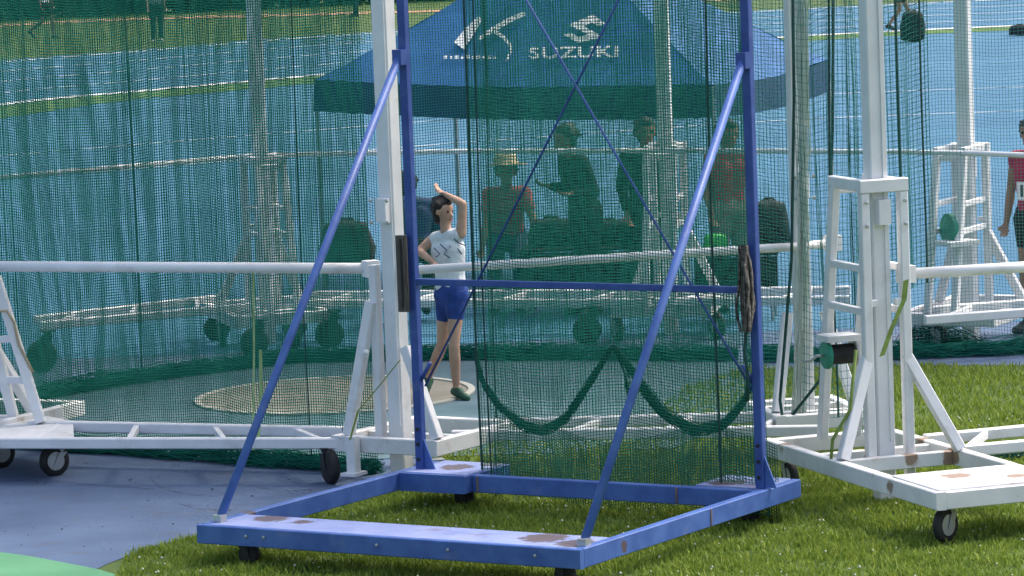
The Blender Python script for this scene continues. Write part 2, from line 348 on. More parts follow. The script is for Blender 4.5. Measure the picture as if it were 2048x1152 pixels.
lawn('grass', 'far strip of grass between the track and the hedge', -20, 3, 98, 127, 22, .16)
n = 420; P = np.column_stack([rng.uniform(-2.6, 3.8, n), rng.uniform(22.3, 29, n)]); P = P[~inside(P, apron_poly)]; n = len(P)
C = np.column_stack([P, rng.uniform(.03, .065, n)]); V = []; Fc = []
for i, c in enumerate(C):
    r = random.uniform(.005, .010); k = len(V)
    V += [c + np.array(q) * r for q in ((1, 0, 0), (-1, 0, 0), (0, 1, 0), (0, -1, 0), (0, 0, 1), (0, 0, -1))]
    Fc += [(k + a, k + b, k + d) for a, b, d in ((0, 2, 4), (2, 1, 4), (1, 3, 4), (3, 0, 4), (2, 0, 5), (1, 2, 5), (3, 1, 5), (0, 3, 5))]
tag(link('clover_flowers', mesh_np('clover_flowers', V, Fc), M['clover']), 'tiny white clover flowers dotted through the lawn', 'flowers', kind='stuff')

# ------------------------------------------------------------------ casters
def caster(parent, pos, yaw, r=.105, top=.2, wid=.05, hub='steel', fork='steel'):
    """swivel caster: plate and fork (part) with tyre and hub (sub-parts); pos = ground contact"""
    p = Vector(pos); ax = Vector((math.cos(yaw), math.sin(yaw), 0)); fwd = Vector((-ax.y, ax.x, 0)); c = p + Vector((0, 0, r))
    mb = MB(); tp = p + fwd * (r * .45)
    mb.box((tp.x, tp.y, top - .006), .11, .10, .012, yaw)
    mb.lathe((tp.x, tp.y, top - .04), (0, 0, 1), [(0, .032), (.028, .036)], 14)
    for s in (-1, 1):
        a = ax * (s * (wid / 2 + .008))
        mb.poly([c + a - fwd * .018 - Vector((0, 0, .022)), c + a + fwd * .018 - Vector((0, 0, .018)), tp + a + fwd * .035 + Vector((0, 0, top - .04)), tp + a - fwd * .03 + Vector((0, 0, top - .04))], ax * (s * .005))
    fk = mb.build('caster', M[fork], parent)
    MB().lathe(c - ax * wid / 2, ax, [(0, r * .62), (0, r * .88), (wid * .2, r), (wid * .8, r), (wid, r * .88), (wid, r * .62)], 26).build('tyre', M['rubber'], fk, True)
    MB().lathe(c - ax * (wid / 2 + .004), ax, [(0, r * .2), (.002, r * .6), (wid + .006, r * .6), (wid + .008, r * .2)], 20).build('hub', M[hub], fk)
    return fk

# ------------------------------------------------------------------ blue gate frame
gu = Vector((math.cos(R(-32)), math.sin(R(-32)), 0)); gv = Vector((-gu.y, gu.x, 0)); GO = Vector((.33, 22.65, 0))
def G(u, v, z): return GO + gu * u + gv * v + Vector((0, 0, z))
gate = empty('net_gate_frame', G(-1.3, 1.2, 0), 'blue steel gate frame with diagonal struts standing on the lawn', 'gate frame')
ZT, ZB = .25, .135
def gbeam(name, u0, v0, u1, v1, wd, mat='blue', z0=ZB, z1=ZT):
    return MB().beam(G(u0, v0, (z0 + z1) / 2), G(u1, v1, (z0 + z1) / 2), wd, z1 - z0, ch=.005).build(name, M[mat], gate)
gbeam('front_beam', -2.72, .025, .0, .025, .05)
gbeam('deck_plate', -2.66, .25, -.06, .25, .398, 'blue_plate', .19, .247)
gbeam('side_beam', -.03, .053, -.03, 2.72, .06)
gbeam('side_beam', -2.69, .053, -2.69, 2.66, .06)
gbeam('rear_beam', -2.14, 2.26, -.06, 2.26, .07, 'blue', ZB, ZT - .003)
pl = gbeam('corner_plate', -2.40, 2.14, -2.40, 2.70, .51, 'blue', ZB, ZT + .002)
MB().box(G(-2.40, 2.43, ZT + .004), .48, .50, .004, R(-32)).build('plate_skin', M['blue_plate'], pl)  # thin sheet that carries the painted glare tone on the corner top
pl = gbeam('corner_plate', -.30, 2.31, -.30, 2.72, .46, 'blue_plate', ZB, ZT + .002)
RU = (.10, .068, .06)
spots(M['blue_plate'], [(G(-.42, .30, ZT), .30), (G(-.14, .2, ZT), .26), (G(-2.42, .36, ZT), .24), (G(-2.15, .32, ZT), .13), (G(-2.4, 2.45, ZT), .24), (G(-2.25, 2.62, ZT), .14), (G(-.38, 2.45, ZT), .24)], RU)
spots(M['blue'], [(G(0, .5, .19), .075), (G(-2.69, .5, ZT), .10)], RU, 24.)
for u, v in ((-.0, 1.55), (-2.1, 2.222), (-.62, 2.222)):
    MB().box(G(u, v, (ZB + ZT) / 2), .012, .012, .10, R(-32)).build('weld_seam', M['rust'], gate)
# bolts along the front beam
for u in (-2.35, -2.22, -1.4, -.9, -.3):
    MB().lathe(G(u, -.003, .2), -gv, [(0, .010), (.006, .010), (.009, .006)], 8).build('bolt', M['steel'], gate)
uL, uR = G(-2.60, 2.33, 0), G(-.07, 2.33, 0)
ZG = 5.0
for p, nm in ((uL, 'l'), (uR, 'r')):
    po = MB().beam(p + Vector((0, 0, ZT + .003)), p + Vector((0, 0, ZG)), .058, .058, gv).build('upright', M['blue_dark'], gate)
    sg = 1
    MB().poly([p + gu * .03 * sg + Vector((0, 0, ZT + .004)) - gv * .006, p + gu * .11 * sg + Vector((0, 0, ZT + .004)) - gv * .006, p + gu * .03 * sg + Vector((0, 0, ZT + .2)) - gv * .006], gv * .012).build('gusset', M['blue'], po)
    for z in (.32, .42, .52):
        MB().lathe(p - gv * .0295 + Vector((0, 0, z)), -gv, [(0, .012), (.008, .012), (.011, .007)], 8).build('bolt', M['rubber'], po)
def tubep(name, a, b, r, mat, parent, n=12): return MB().tube([a, b], r, n).build(name, M[mat], parent, True)
feet = [gnd(440, 1036, ZT + .02), gnd(1168, 1084, ZT + .02)]
tops = [uL + Vector((-.03, -.05, 2.97)), uR + Vector((-.03, -.05, 2.93))]
for a, b in zip(feet, tops):
    st = tubep('strut', a, b, .027, 'blue', gate)
    MB().box((b.x, b.y, b.z - .01), .07, .08, .10, R(-32)).build('strut_clamp', M['blue_dark'], st)
    MB().box((a.x, a.y, ZT + .02), .06, .07, .045, R(-32)).build('foot_bracket', M['steel'], st)
MB().beam(uL + Vector((0, 0, 1.49)), uR + Vector((0, 0, 1.49)), .036, .042).build('crossbar', M['blue_dark'], gate)
MB().beam(uL + Vector((0, 0, ZG - .04)), uR + Vector((0, 0, ZG - .04)), .06, .06).build('top_rail', M['blue_dark'], gate)
dx = gu * .04
tubep('brace_rod', uR - dx + Vector((0, 0, .86)), uL + dx + Vector((0, 0, 4.75)), .008, 'blue', gate, 8)
tubep('brace_rod', uL + dx + gv * .025 + Vector((0, 0, .80)), uR - dx + gv * .025 + Vector((0, 0, 4.7)), .008, 'blue_dark', gate, 8)
for a, b, s in ((uR, uL, .86), (uL, uR, .80)):         # turnbuckles on the lower ends
    d = ((b + Vector((0, 0, 4.7))) - (a + Vector((0, 0, s)))).normalized(); p = a + Vector((0, 0, s)) + d * .05
    tubep('turnbuckle', p, p + d * .14, .014, 'blue_dark', gate, 8)
for u, v in ((-2.42, .12), (-2.35, 2.45), (-.2, .16), (-.25, 2.5)):
    caster(gate, G(u, v, 0), random.uniform(.9, 1.5), .066, ZB + .055 if v < 1 else ZB, .06, 'rubber', 'shoe')
# boards bound to the uprights
tb = MB()
a = at(797, 484, uL.y - .08); a = uL - gv * .075 - gu * .035
bo = tag(MB().beam(a + Vector((0, 0, 1.30)), a + Vector((0, 0, 1.80)), .085, .05, gv, .02).build('padding_board', M['pad']), 'brown weathered board tied along the left blue upright', 'board')
MB().beam(a - gv * .028 + gu * .012 + Vector((0, 0, 1.33)), a - gv * .028 + gu * .012 + Vector((0, 0, 1.78)), .012, .012, gv).build('groove_strip', M['rubber'], bo)

# generic cord bundle: tangled cords following a path (rope coils, gathered net, net heaps)
def bundle(name, path, rad, ncord, r, mat, parent=None, step=.035, flat=(1, 1), wild=1., seed=1):
    g = np.random.default_rng(seed); P = np.array([list(p) for p in path], float)
    s = np.concatenate([[0], np.cumsum(np.linalg.norm(np.diff(P, axis=0), axis=1))]); n = max(4, int(s[-1] / step)); q = np.linspace(0, s[-1], n)
    C = np.column_stack([np.interp(q, s, P[:, k]) for k in range(3)])
    for _ in range(3): C[1:-1] = (C[:-2] + C[1:-1] * 2 + C[2:]) / 4
    rr = np.interp(np.linspace(0, 1, n), np.linspace(0, 1, len(rad)), rad) if hasattr(rad, '__len__') else np.full(n, rad)
    T = np.gradient(C, axis=0); T /= np.linalg.norm(T, axis=1)[:, None]
    zz = np.tile([0., 0, 1], (n, 1)); zz[np.abs(T[:, 2]) > .9] = [0, 1., 0]
    A = np.cross(zz, T); A /= np.linalg.norm(A, axis=1)[:, None]; B = np.cross(T, A)
    Vs = []; Fs = []; k0 = 0
    for c in range(ncord):
        ph, r0 = g.uniform(0, 2 * math.pi), math.sqrt(g.uniform(0.02, 1))
        wob = np.cumsum(g.normal(0, .35 * wild, n)); wob = np.convolve(wob, np.ones(3) / 3, 'same')
        rw = r0 * (1 + .35 * np.sin(np.cumsum(g.normal(.3, .3, n)))) * rr
        X = C + A * (rw * np.cos(ph + wob) * flat[0])[:, None] + B * (rw * np.sin(ph + wob) * flat[1])[:, None]
        for k in range(3):
            Vs.append(X + A * (r * math.cos(2.094 * k)) + B * (r * math.sin(2.094 * k)))
        base = k0 + np.arange(n - 1)
        for k in range(3):
            k2 = (k + 1) % 3; Fs.append(np.column_stack([base + k * n, base + k2 * n, base + k2 * n + 1, base + k * n + 1]))
        k0 += 3 * n
    return link(name, mesh_np(name, np.concatenate(Vs), np.concatenate(Fs)), M[mat], parent, True)
a = uR - gv * .085 - gu * .03
tag(bundle('rope_coil', [a + Vector((0, 0, 1.24)), a + Vector((0, 0, 1.5)), a + Vector((.0, 0, 1.78))], [.035, .05, .055, .05, .03], 16, .011, 'rope_grey', None, .03, (1, .8), .25, 4), 'thick grey brown rope coil tied to the right blue upright', 'rope coil')
tag(MB().tube([uR - gv * .05 - gu * .045 + Vector((0, 0, 1.25)), uR - gv * .05 - gu * .06 + Vector((0, 0, 1.1)), uR - gv * .05 - gu * .045 + Vector((0, 0, .98)), uR - gv * .05 - gu * .055 + Vector((0, 0, .8))], .012, 6).build('rope_tail', M['rope'], None, True), 'dark loose rope end below the rope coil on the right blue upright', 'rope')

# ------------------------------------------------------------------ white cage towers
def tower(name, label, O, tdir, t0, t1, half, hgt=6.2, plate=None, ladder=True, winch=True, mat='white', legs=((1, .95), (-1, .95)), casters=(), post_w=.12, panel=True, group='white wheeled towers of the throwing cage', beams=True, zb=.01, ph=2.05):
    O = Vector((*O, 0)); t = Vector((*tdir, 0)).normalized(); wv = Vector((-t.y, t.x, 0)); m = M[mat]; mo = M['white_old']
    def T(a, b, z): return O + t * a + wv * b + Vector((0, 0, z))
    root = empty(name, O, label, 'tower', group)
    po = MB().beam(T(0, 0, zb), T(0, 0, hgt), post_w, post_w, t, .008).build('post', m, root)
    MB().beam(T(post_w / 2 + .006, post_w * .30, .4), T(post_w / 2 + .006, post_w * .30, hgt - .1), .03, .012, t).build('guide_rail', m, po)
    br = MB().box(T(.095, 0, ph - .17), .075, .085, .16, math.atan2(t.y, t.x)).build('bracket', m, root)
    for b_ in (-.135, .135):
        for z in (ph - .10, ph - .25):
            MB().lathe(T(.145, b_ * 1.0 if panel else b_ * .5, z), t, [(0, .014), (.008, .014), (.011, .008)], 8).build('bolt', M['steel'], br)
    if beams:
        for s in (-1, 1):
            MB().beam(T(t0, s * half, .28), T(t1, s * half, .28), .07, .11, ch=.006).build('base_beam', mo, root)
        MB().beam(T(t0 + .04, -half + .036, .28), T(t0 + .04, half - .036, .28), .08, .104, ch=.006).build('base_cross', mo, root)
        MB().beam(T(t1 - .035, -half + .036, .28), T(t1 - .035, half - .036, .28), .07, .108, ch=.006).build('base_cross', mo, root)
        for a_ in (-.17, .17):
            if t0 < a_ < t1: MB().beam(T(a_, -half + .036, .275), T(a_, half - .036, .275), .06, .09, ch=.005).build('base_cross', mo, root)
        if plate:
            MB().beam(T(plate[0], 0, .340), T(plate[1], 0, .340), 2 * half - .004, .010, ch=.002).build('deck_plate', mo, root)
    for lg in legs:
        s, z = lg[0], lg[1]; b0 = T(lg[2] if len(lg) > 2 else .28, lg[3] if len(lg) > 2 else s * (half - .02), .338); b1 = T(.09, s * .135, z)
        MB().beam(b0, b1, .07, .07, t, .006).build('leg', m, root)
    if panel:
        for s in (-1, 1):
            MB().beam(T(.10, s * .135, .16), T(.10, s * .135, ph - .045), .06, .065, t, .006).build('side_upright', m, root)
        MB().beam(T(.10, -.167, ph), T(.10, .167, ph), .07, .085, ch=.006).build('head_bar', m, root)
        MB().beam(T(.10, -.104, ph * .634), T(.10, -.062, ph * .634), .04, .045, ch=.004).build('spacer', m, root)
        MB().beam(T(.10, .062, ph * .634), T(.10, .104, ph * .634), .04, .045, ch=.004).build('spacer', m, root)
    if ladder:
        for s in (-1, 1):
            top = T(-.38, s * .12, ph - .02); bot = T(-.70, s * .12, .338)
            MB().beam(bot, top, .055, .075, t, .006).build('back_brace', m, root)
            MB().beam(T(-.42, s * .12, ph + .002), T(.062, s * .12, ph + .002), .055, .075, ch=.006).build('top_bar', m, root)
            for z in (ph * .74, ph * .605):
                q = bot.lerp(top, (z - .338) / (ph - .358))
                MB().beam(q + t * .035, T(.066, s * .12, z), .04, .045, ch=.004).build('rung', m, root)
        MB().beam(T(-.38, -.092, ph - .05), T(-.38, .092, ph - .05), .05, .05, ch=.005).build('cross_tie', m, root)
    if winch:
        hz = .93
        wb = MB().box(T(-.36, -.13, hz + .11), .20, .24, .04, math.atan2(t.y, t.x)).build('winch', m, root)
        MB().lathe(T(-.36, -.235, hz), wv, [(0, .03), (.0, .088), (.010, .092), (.024, .092), (.026, .04)], 22).build('drum_flange', M['green_disc'], wb)
        MB().lathe(T(-.36, -.209, hz), wv, [(0, .065), (.17, .065)], 18).build('drum', M['rubber'], wb)
        MB().lathe(T(-.36, -.039, hz), wv, [(0, .04), (.0, .088), (.010, .092), (.012, .04)], 22).build('drum_flange', M['steel'], wb)
        MB().tube([T(-.36, -.24, hz), T(-.36, -.29, hz), T(-.44, -.30, hz - .04), T(-.44, -.35, hz - .04)], .010, 8).build('crank', M['steel'], wb, True)
    for a_, b_, yw, rr in casters:
        caster(root, T(a_, b_, 0), yw, rr, .224)
    return root, T
RF, TRF = tower('cage_tower', 'white cage tower with green winch on the lawn right of the blue frame', (2.35, 25.50), (.327, -.945), -.92, 1.77, .43, plate=(1.06, 1.735),
                casters=((1.62, -.34, R(-42), .11), (1.62, .36, R(-10), .11), (-.7, -.36, R(20), .10)), zb=.02)
spots(M['white_old'], [(TRF(1.12, -.43, .28), .12), (TRF(1.3, -.1, .34), .2), (TRF(1.5, .2, .34), .13), (TRF(.2, .4, .3), .16), (TRF(-.17, 0, .30), .14), (TRF(.17, .1, .30), .12), (TRF(-.6, -.4, .3), .14), (TRF(-.3, .43, .3), .15), (TRF(1.05, .43, .3), .12)], (.25, .15, .09), 10.)
LF, TLF = tower('cage_tower', 'white cage tower standing just behind the left blue upright', (-.80, 27.10), (-.54, -.84), -.85, .21, .40, ladder=False, winch=False, panel=False,
                casters=((.3, .5, R(20), .10),), legs=((1, .95, .145, .40), (-1, 1.25, .145, -.33)))
# extra channel beside that post, and a jack foot
MB().beam(TLF(.05, -.125, .2), TLF(.05, -.125, 1.5), .06, .07, (-.54, -.84, 0)).build('side_channel', M['white'], LF)
MB().beam(TLF(.26, -.22, .10), TLF(.26, -.22, .345), .075, .075, (-.54, -.84, 0)).build('jack_leg', M['white'], LF)
MB().box(TLF(.26, -.22, .09), .16, .12, .02, R(57)).build('jack_foot', M['white'], LF)
LT, TLT = tower('cage_tower', 'white cage tower at the left edge with a slanting ladder brace', (-4.02, 28.95), (.45, .89), -.9, .9, .42, ladder=False, winch=False, panel=False,
                casters=())
lp = [gnd(28, 838, .31), gnd(82, 845, .31)]; tp_ = [at(-28, 618, 28.75), at(10, 612, 28.7)]
for a, b in zip(lp, tp_): MB().beam(a, b + (b - a) * .25, .10, .07, (1, 0, 0), .006).build('ladder_brace', M['white'], LT)
for k in (.36, .72, 1.1):
    MB().beam(lp[0].lerp(tp_[0], k), lp[1].lerp(tp_[1], k), .04, .05).build('rung', M['white'], LT)
dk = [gnd(-60, 880, .30), gnd(148, 880, .30), gnd(146, 842, .30), gnd(95, 832, .30), gnd(-60, 834, .30)]
MB().poly([p for p in dk], (0, 0, -.035)).build('deck_plate', M['white_old'], LT)
caster(LT, gnd(110, 952), R(-58), .11, .21, .06); caster(LT, gnd(2, 936), R(-58), .11, .21, .06)
MT, TMT = tower('cage_tower', 'slim white cage tower wrapped in a gathered pale net behind the right blue upright', (2.02, 27.75), (.2, -.98), -.45, .45, .30, ladder=False, winch=False, panel=False, legs=((1, 1.0), (-1, 1.0)), post_w=.11)
B2, TB2 = tower('cage_tower', 'far white cage tower behind the nets left of the tent', (-2.2, 35.6), (-.28, .96), -.62, .8, .40, casters=((.0, .42, .1, .12), (-.55, -.1, .5, .12), (-.2, -.5, .2, .12)), winch=False, mat='white', ph=1.66)
B1, TB1 = tower('cage_tower', 'far white cage tower behind the nets in front of the tent', (1.40, 35.1), (.18, .98), -.62, .8, .40, casters=((-.45, .42, .3, .12), (-.4, -.45, .5, .12)), winch=False, ph=1.66)
RR, TRR = tower('cage_tower', 'far white cage tower with green winch beside the crimson athlete', (3.86, 33.55), (.45, .89), -.62, .8, .40, casters=((-.5, .1, .4, .12),), winch=False, ph=1.66)
wb = MB().box(TRR(-.55, -.1, .92), .3, .24, .04, .5).build('winch', M['white'], RR)
MB().lathe(TRR(-.5, -.0, 1.02), (.8, .3, 0), [(0, .04), (0, .14), (.05, .14), (.06, .04)], 20).build('drum_flange', M['green_disc'], wb)

# ------------------------------------------------------------------ rails and bars between the towers
def rail_frame(name, label, A0, A1, B0, B1, ndiag, wd=.07, ht=.075, mat='white', group='base rails linking the cage towers', casters=()):
    root = empty(name, A0, label, 'rail frame', group)
    A0, A1, B0, B1 = map(Vector, (A0, A1, B0, B1))
    for a, b in ((A0, A1), (B0, B1)): MB().beam(a, b, wd, ht, ch=.008).build('rail', M[mat], root)
    for k in range(ndiag):
        f = (k + .25) / ndiag; g = min(f + .28 / ndiag * 1.3, 1)
        MB().beam(A0.lerp(A1, f) + Vector((0, 0, -.002)), B0.lerp(B1, g) + Vector((0, 0, -.002)), .04, .05, ch=.004).build('lattice_bar', M[mat], root)
    for c in casters: caster(root, *c)
    return root
rail_frame('rail_frame', 'two white base rails with slanting bars along the left panel', gnd(700, 886, .28), gnd(-80, 886, .28), gnd(690, 864, .28), gnd(60, 851, .28), 4, casters=((gnd(662, 968), R(25), .12, .25, .06, 'rubber', 'shoe'),))
rail_frame('rail_frame', 'two white base rails seen through the net behind the blue frame', (-.45, 27.30, .28), (2.1, 26.85, .28), (-.45, 27.82, .28), (2.1, 27.60, .28), 4)
rail_frame('rail_frame', 'two white base rails running off the right edge from the winch tower', gnd(1890, 905, .29), gnd(2048, 891, .29) + (gnd(2048, 891, .29) - gnd(1890, 905, .29)) * 2, gnd(1850, 880, .29), gnd(2048, 861, .29) + (gnd(2048, 861, .29) - gnd(1850, 880, .29)) * 2, 3)
rail_frame('rail_frame', 'far white base rails behind the nets at left', gnd(80, 652, .36), gnd(500, 614, .36), gnd(70, 640, .36), gnd(440, 597, .36), 3, casters=((gnd(85, 745), -1.0, .14, .36, .06, 'rubber', 'shoe'), (gnd(435, 683), -1.2, .12, .33, .05, 'rubber', 'shoe'), (gnd(510, 715), -1.1, .13, .33, .05, 'rubber', 'shoe')))
rail_frame('rail_frame', 'far white base rails behind the thrower', gnd(600, 607, .36), gnd(1300, 606, .36), gnd(600, 590, .36), gnd(1300, 587, .36), 4, casters=((gnd(660, 697), -1.2, .13, .34, .05, 'rubber', 'shoe'), (gnd(1175, 690), -1.25, .13, .34, .05, 'rubber', 'shoe'), (gnd(590, 676), -1.2, .12, .34, .05, 'rubber', 'shoe')))
rail_frame('rail_frame', 'far white base rails behind the right blue upright', gnd(1310, 604, .36), gnd(1700, 600, .36), gnd(1310, 586, .36), gnd(1700, 580, .36), 2)
rail_frame('rail_frame', 'far white base rails below the crimson athlete', gnd(1850, 640, .36), gnd(2150, 618, .36), gnd(1850, 622, .36), gnd(2150, 600, .36), 2)
def bar(label, pts, r, mat='white', clamp=True):
    o = tag(MB().tube(pts, r, 12).build('crossbar', M[mat], None, True), label, 'bar', 'white bars between the cage towers')
    if clamp:
        for p in (pts[0], pts[-1]): MB().box(p, .10, .10, .11, .4).build('clamp', M[mat], o)
    return o
bar('white horizontal bar across the left net at waist height', [gnd(742, 537, 1.46), gnd(-120, 532, 1.46)], .038)
bar('white horizontal bar passing behind the thrower to the pale wrapped tower', [gnd(815, 541, 1.46), gnd(1595, 493, 1.46), gnd(1665, 486, 1.46)], .030)
bar('white horizontal bar running off the right edge from the winch tower', [gnd(1812, 548, 1.46), gnd(2048, 534, 1.46) + (gnd(2048, 534, 1.46) - gnd(1812, 548, 1.46)) * .6], .036)
bar('thin far bar sloping down to the left edge behind the nets', [gnd(500, 312, 1.68), gnd(-80, 362, 1.68)], .022, clamp=False)
bar('thin far bar crossing in front of the people under the tent', [gnd(505, 311, 1.68), gnd(900, 303, 1.68), gnd(1320, 301, 1.68)], .022, clamp=False)
bar('thin far bar between the tent and the far right tower', [gnd(1322, 301, 1.68), gnd(1800, 304, 1.68), gnd(1955, 307, 1.68), gnd(2150, 314, 1.68)], .022, clamp=False)

# ------------------------------------------------------------------ nets
def path_fn(pts):
    P = np.array([[p[0], p[1]] for p in pts], float); s = np.concatenate([[0], np.cumsum(np.linalg.norm(np.diff(P, axis=0), axis=1))])
    q = np.linspace(0, s[-1], 400); C = np.column_stack([np.interp(q, s, P[:, k]) for k in range(2)])
    for _ in range(60): C[1:-1] = (C[:-2] + 2 * C[1:-1] + C[2:]) / 4
    T = np.gradient(C, axis=0); T /= np.linalg.norm(T, axis=1)[:, None]; N = np.column_stack([-T[:, 1], T[:, 0]])
    return s[-1], (lambda t: np.column_stack([np.interp(t, q, C[:, 0]), np.interp(t, q, C[:, 1])])), (lambda t: np.column_stack([np.interp(t, q, N[:, 0]), np.interp(t, q, N[:, 1])])), (lambda t: np.column_stack([np.interp(t, q, T[:, 0]), np.interp(t, q, T[:, 1])]))
def net(label, pts, z0, z1, mesh=.042, r=.0026, amp=.03, seed=1, mat='net', gather=1.0, seams=(), heap=None, zbot=None):
    g = np.random.default_rng(seed); L, C, N, T = path_fn(pts)
    ph = g.uniform(0, 6.28, 8)
    def P(s, z):
        k = amp * (1.15 - .5 * (z - z0) / (z1 - z0))
        d = k * (np.sin(2 * math.pi * s / .83 + ph[0] + .35 * z) + .6 * np.sin(2 * math.pi * s / .31 + ph[1] + .5 * np.sin(z * 1.3 + ph[2])) + .35 * np.sin(z * 2.1 + s * 3 + ph[3]))
        s2 = np.clip(s + .006 * np.sin(2 * math.pi * s / .47 + ph[4] + .3 * z) + .003 * np.sin(2 * math.pi * s / .19 + ph[5] + .8 * z) + .012 * np.sin(z * .9 + ph[6]), 0, L)
        zz = z + .022 * np.sin(s * 2.3 + ph[7]) + .012 * np.sin(s * 7.1 + z) + .03 * np.sin(2 * math.pi * s / 1.7 + ph[2])
        if zbot is not None: zz = zz + (zbot(s) * np.clip(1 - (z - z0) / 1.2, 0, 1))
        c = C(s2) + N(s2) * d[:, None]; return np.column_stack([c, zz])
    Vs = []; Fs = []; k0 = 0
    nv = int(L * gather / mesh); nz = max(12, int((z1 - z0) / .11)); zs = np.linspace(z0, z1, nz)
    ns = max(12, int(L / .055)); ss = np.linspace(0, L, ns); nh = int((z1 - z0) / mesh)
    def cord(X, A, B):
        nonlocal k0
        n = len(X)
        for k in range(3): Vs.append(X + A * (r * math.cos(2.094 * k)) + B * (r * math.sin(2.094 * k)))
        base = k0 + np.arange(n - 1)
        for k in range(3):
            k2 = (k + 1) % 3; Fs.append(np.column_stack([base + k * n, base + k2 * n, base + k2 * n + 1, base + k * n + 1]))
        k0 += 3 * n
    for i in range(nv + 1):
        s = np.full(nz, L * i / nv); cord(P(s, zs), np.column_stack([T(s), np.zeros(nz)]), np.column_stack([N(s), np.zeros(nz)]))
    up_ = np.tile([0., 0, 1], (ns, 1))
    for j in range(nh + 1):
        cord(P(ss, np.full(ns, z0 + (z1 - z0) * j / nh)), up_, np.column_stack([N(ss), np.zeros(ns)]))
    o = link('safety_net', mesh_np('safety_net', np.concatenate(Vs), np.concatenate(Fs)), M[mat]); tag(o, label, 'net', 'green safety nets of the throwing cage')
    for s, rr in seams:
        X = P(np.full(nz, s * L), zs); MB().tube([tuple(x) for x in X], rr, 6).build('seam_rope', M['rope'], o, True)
    if heap:
        X = P(ss, np.full(ns, z0)); X[:, 2] = heap * .55; X = X[::3]
        bundle('bottom_hem', X, [heap * .9, heap * 1.2, heap, heap * 1.3, heap], 120, .0030, 'net_back', o, .05, (1.0, .6), 1., seed + 9)
    return o
net('green net filling the left panel behind the long white bar', [(-4.45, 29.9), (-3.6, 29.45), (-2.6, 28.75), (-1.7, 28.05), (-.98, 27.5)], .05, 5.6, .0195, .0035, .008, 3, seams=((.06, .012), (.13, .010), (.86, .006)), heap=.085)
gA, gB = uL + gv * .09, uR + gv * .09
net('green net hung on the blue gate frame down to the lawn', [gA.lerp(gB, .165), gA.lerp(gB, .55) + gv * .05, gB], .10, 4.9, .0195, .0028, .012, 5, mat='net', seams=((.0, .009), (.03, .006), (.84, .009)))
net('loose green net hung between the thrower gap and the pale wrapped tower', [(-.18, 27.95), (.4, 27.98), (1.2, 27.95), (1.95, 27.80)], .12, 5.6, .028, .0021, .016, 6, mat='net_back', seams=((.02, .008),), zbot=lambda s: .12 + .10 * np.sin(s * 2.4))
net('green back net sweeping behind the throwing circle', [(-4.6, 31.3), (-3.85, 32.35), (-3.0, 33.3), (-1.9, 34.1), (-.55, 33.9), (.7, 33.45), (1.95, 33.0)], .10, 6.2, .023, .0030, .010, 7, mat='net_back', seams=((.3, .006),), heap=.10)
net('green back net in front of the far right tower', [(1.95, 33.0), (2.7, 32.75), (3.4, 32.75), (4.3, 32.8), (5.4, 32.6)], .14, 6.2, .028, .0020, .016, 8, mat='net_mid', seams=((.26, .006), (.31, .006)), heap=.11)
net('narrow green net between the pale wrapped tower and the winch tower', [(1.98, 27.55), (2.2, 26.9), (2.36, 25.95)], .35, 5.6, .05, .0022, .03, 9, mat='net_mid', seams=((.45, .008),))
net('narrow folded green net hanging right of the winch tower post', [(2.46, 25.75), (2.60, 25.85), (2.74, 26.1)], 1.35, 5.6, .035, .0022, .03, 10, seams=((.25, .008), (.85, .008)))
net('slack dark green net skirt along the rear of the blue frame', [gA.lerp(gB, .17) + gv * .16, gA.lerp(gB, .5) + gv * .22, gB + gv * .12], .02, .52, .018, .0026, .03, 15, mat='net_dark', zbot=lambda s: .08 * np.sin(s * 5))
# net gathered along the wrapped tower
a = Vector((1.98, 27.60, 0))
tag(bundle('gathered_net', [at(1600, -260, 27.55), at(1605, 0, 27.55), at(1608, 300, 27.55), at(1603, 560, 27.55), at(1600, 740, 27.55), at(1596, 850, 27.5)], [.03, .034, .036, .038, .04, .045], 34, .0045, 'net_pale', None, .05, (1, 1), .35, 21), 'pale gathered net wrapped around the slim tower behind the right blue upright', 'net', 'green safety nets of the throwing cage')
for pts, lb in (([(1585, -150), (1588, 200), (1583, 520), (1560, 800), (1580, 940)], 'dark rope hanging left of the pale gathered net'), ([(1668, -150), (1665, 260), (1655, 560), (1640, 760), (1585, 830), (1562, 880)], 'dark rope hanging right of the pale gathered net'),
               ([(1712, 700), (1700, 820), (1665, 880), (1660, 950)], 'dark strap looped over the base beam of the winch tower')):
    Y = 27.3 if 'strap' not in lb else 25.2
    tag(MB().tube([at(x, y, Y) for x, y in pts], .012, 6).build('hanging_rope', M['rope'] if 'strap' not in lb else M['strap'], None, True), lb, 'rope')
# swagged net behind the gate frame
Ys = 26.45
sw = [(950, 700), (962, 760), (1000, 815), (1050, 855), (1090, 862), (1130, 840), (1170, 780), (1205, 725), (1226, 688), (1255, 730), (1290, 780), (1330, 830), (1390, 862), (1450, 850), (1490, 800), (1512, 740)]
s_ = tag(bundle('swagged_net', [at(x, y, Ys) for x, y in sw], [.012, .016, .026, .03, .026, .02, .014, .02, .034, .04, .038, .026, .016], 60, .0027, 'net_dark', None, .03, (1, 1), .6, 33), 'dark green net hem looped up into swags behind the blue frame', 'net', 'green safety nets of the throwing cage')
for x0, y0, x1, y1 in ((1226, 690, 1262, 800),):
    bundle('hanging_fold', [at(x0, y0, Ys), at((x0 + x1) / 2 + 8, (y0 + y1) / 2, Ys), at(x1, y1, Ys)], [.008, .014, .03], 16, .0026, 'net_dark', s_, .03, (1, 1), .5, x1)
tag(bundle('net_pile', [gnd(1915, 925), gnd(2048, 918), gnd(2260, 900)], [.05, .10, .12], 170, .0034, 'net_dark', None, .05, (1.2, .5), 1., 40), 'dark green net heaped on the lawn under the right base rails', 'net', 'green safety nets of the throwing cage')
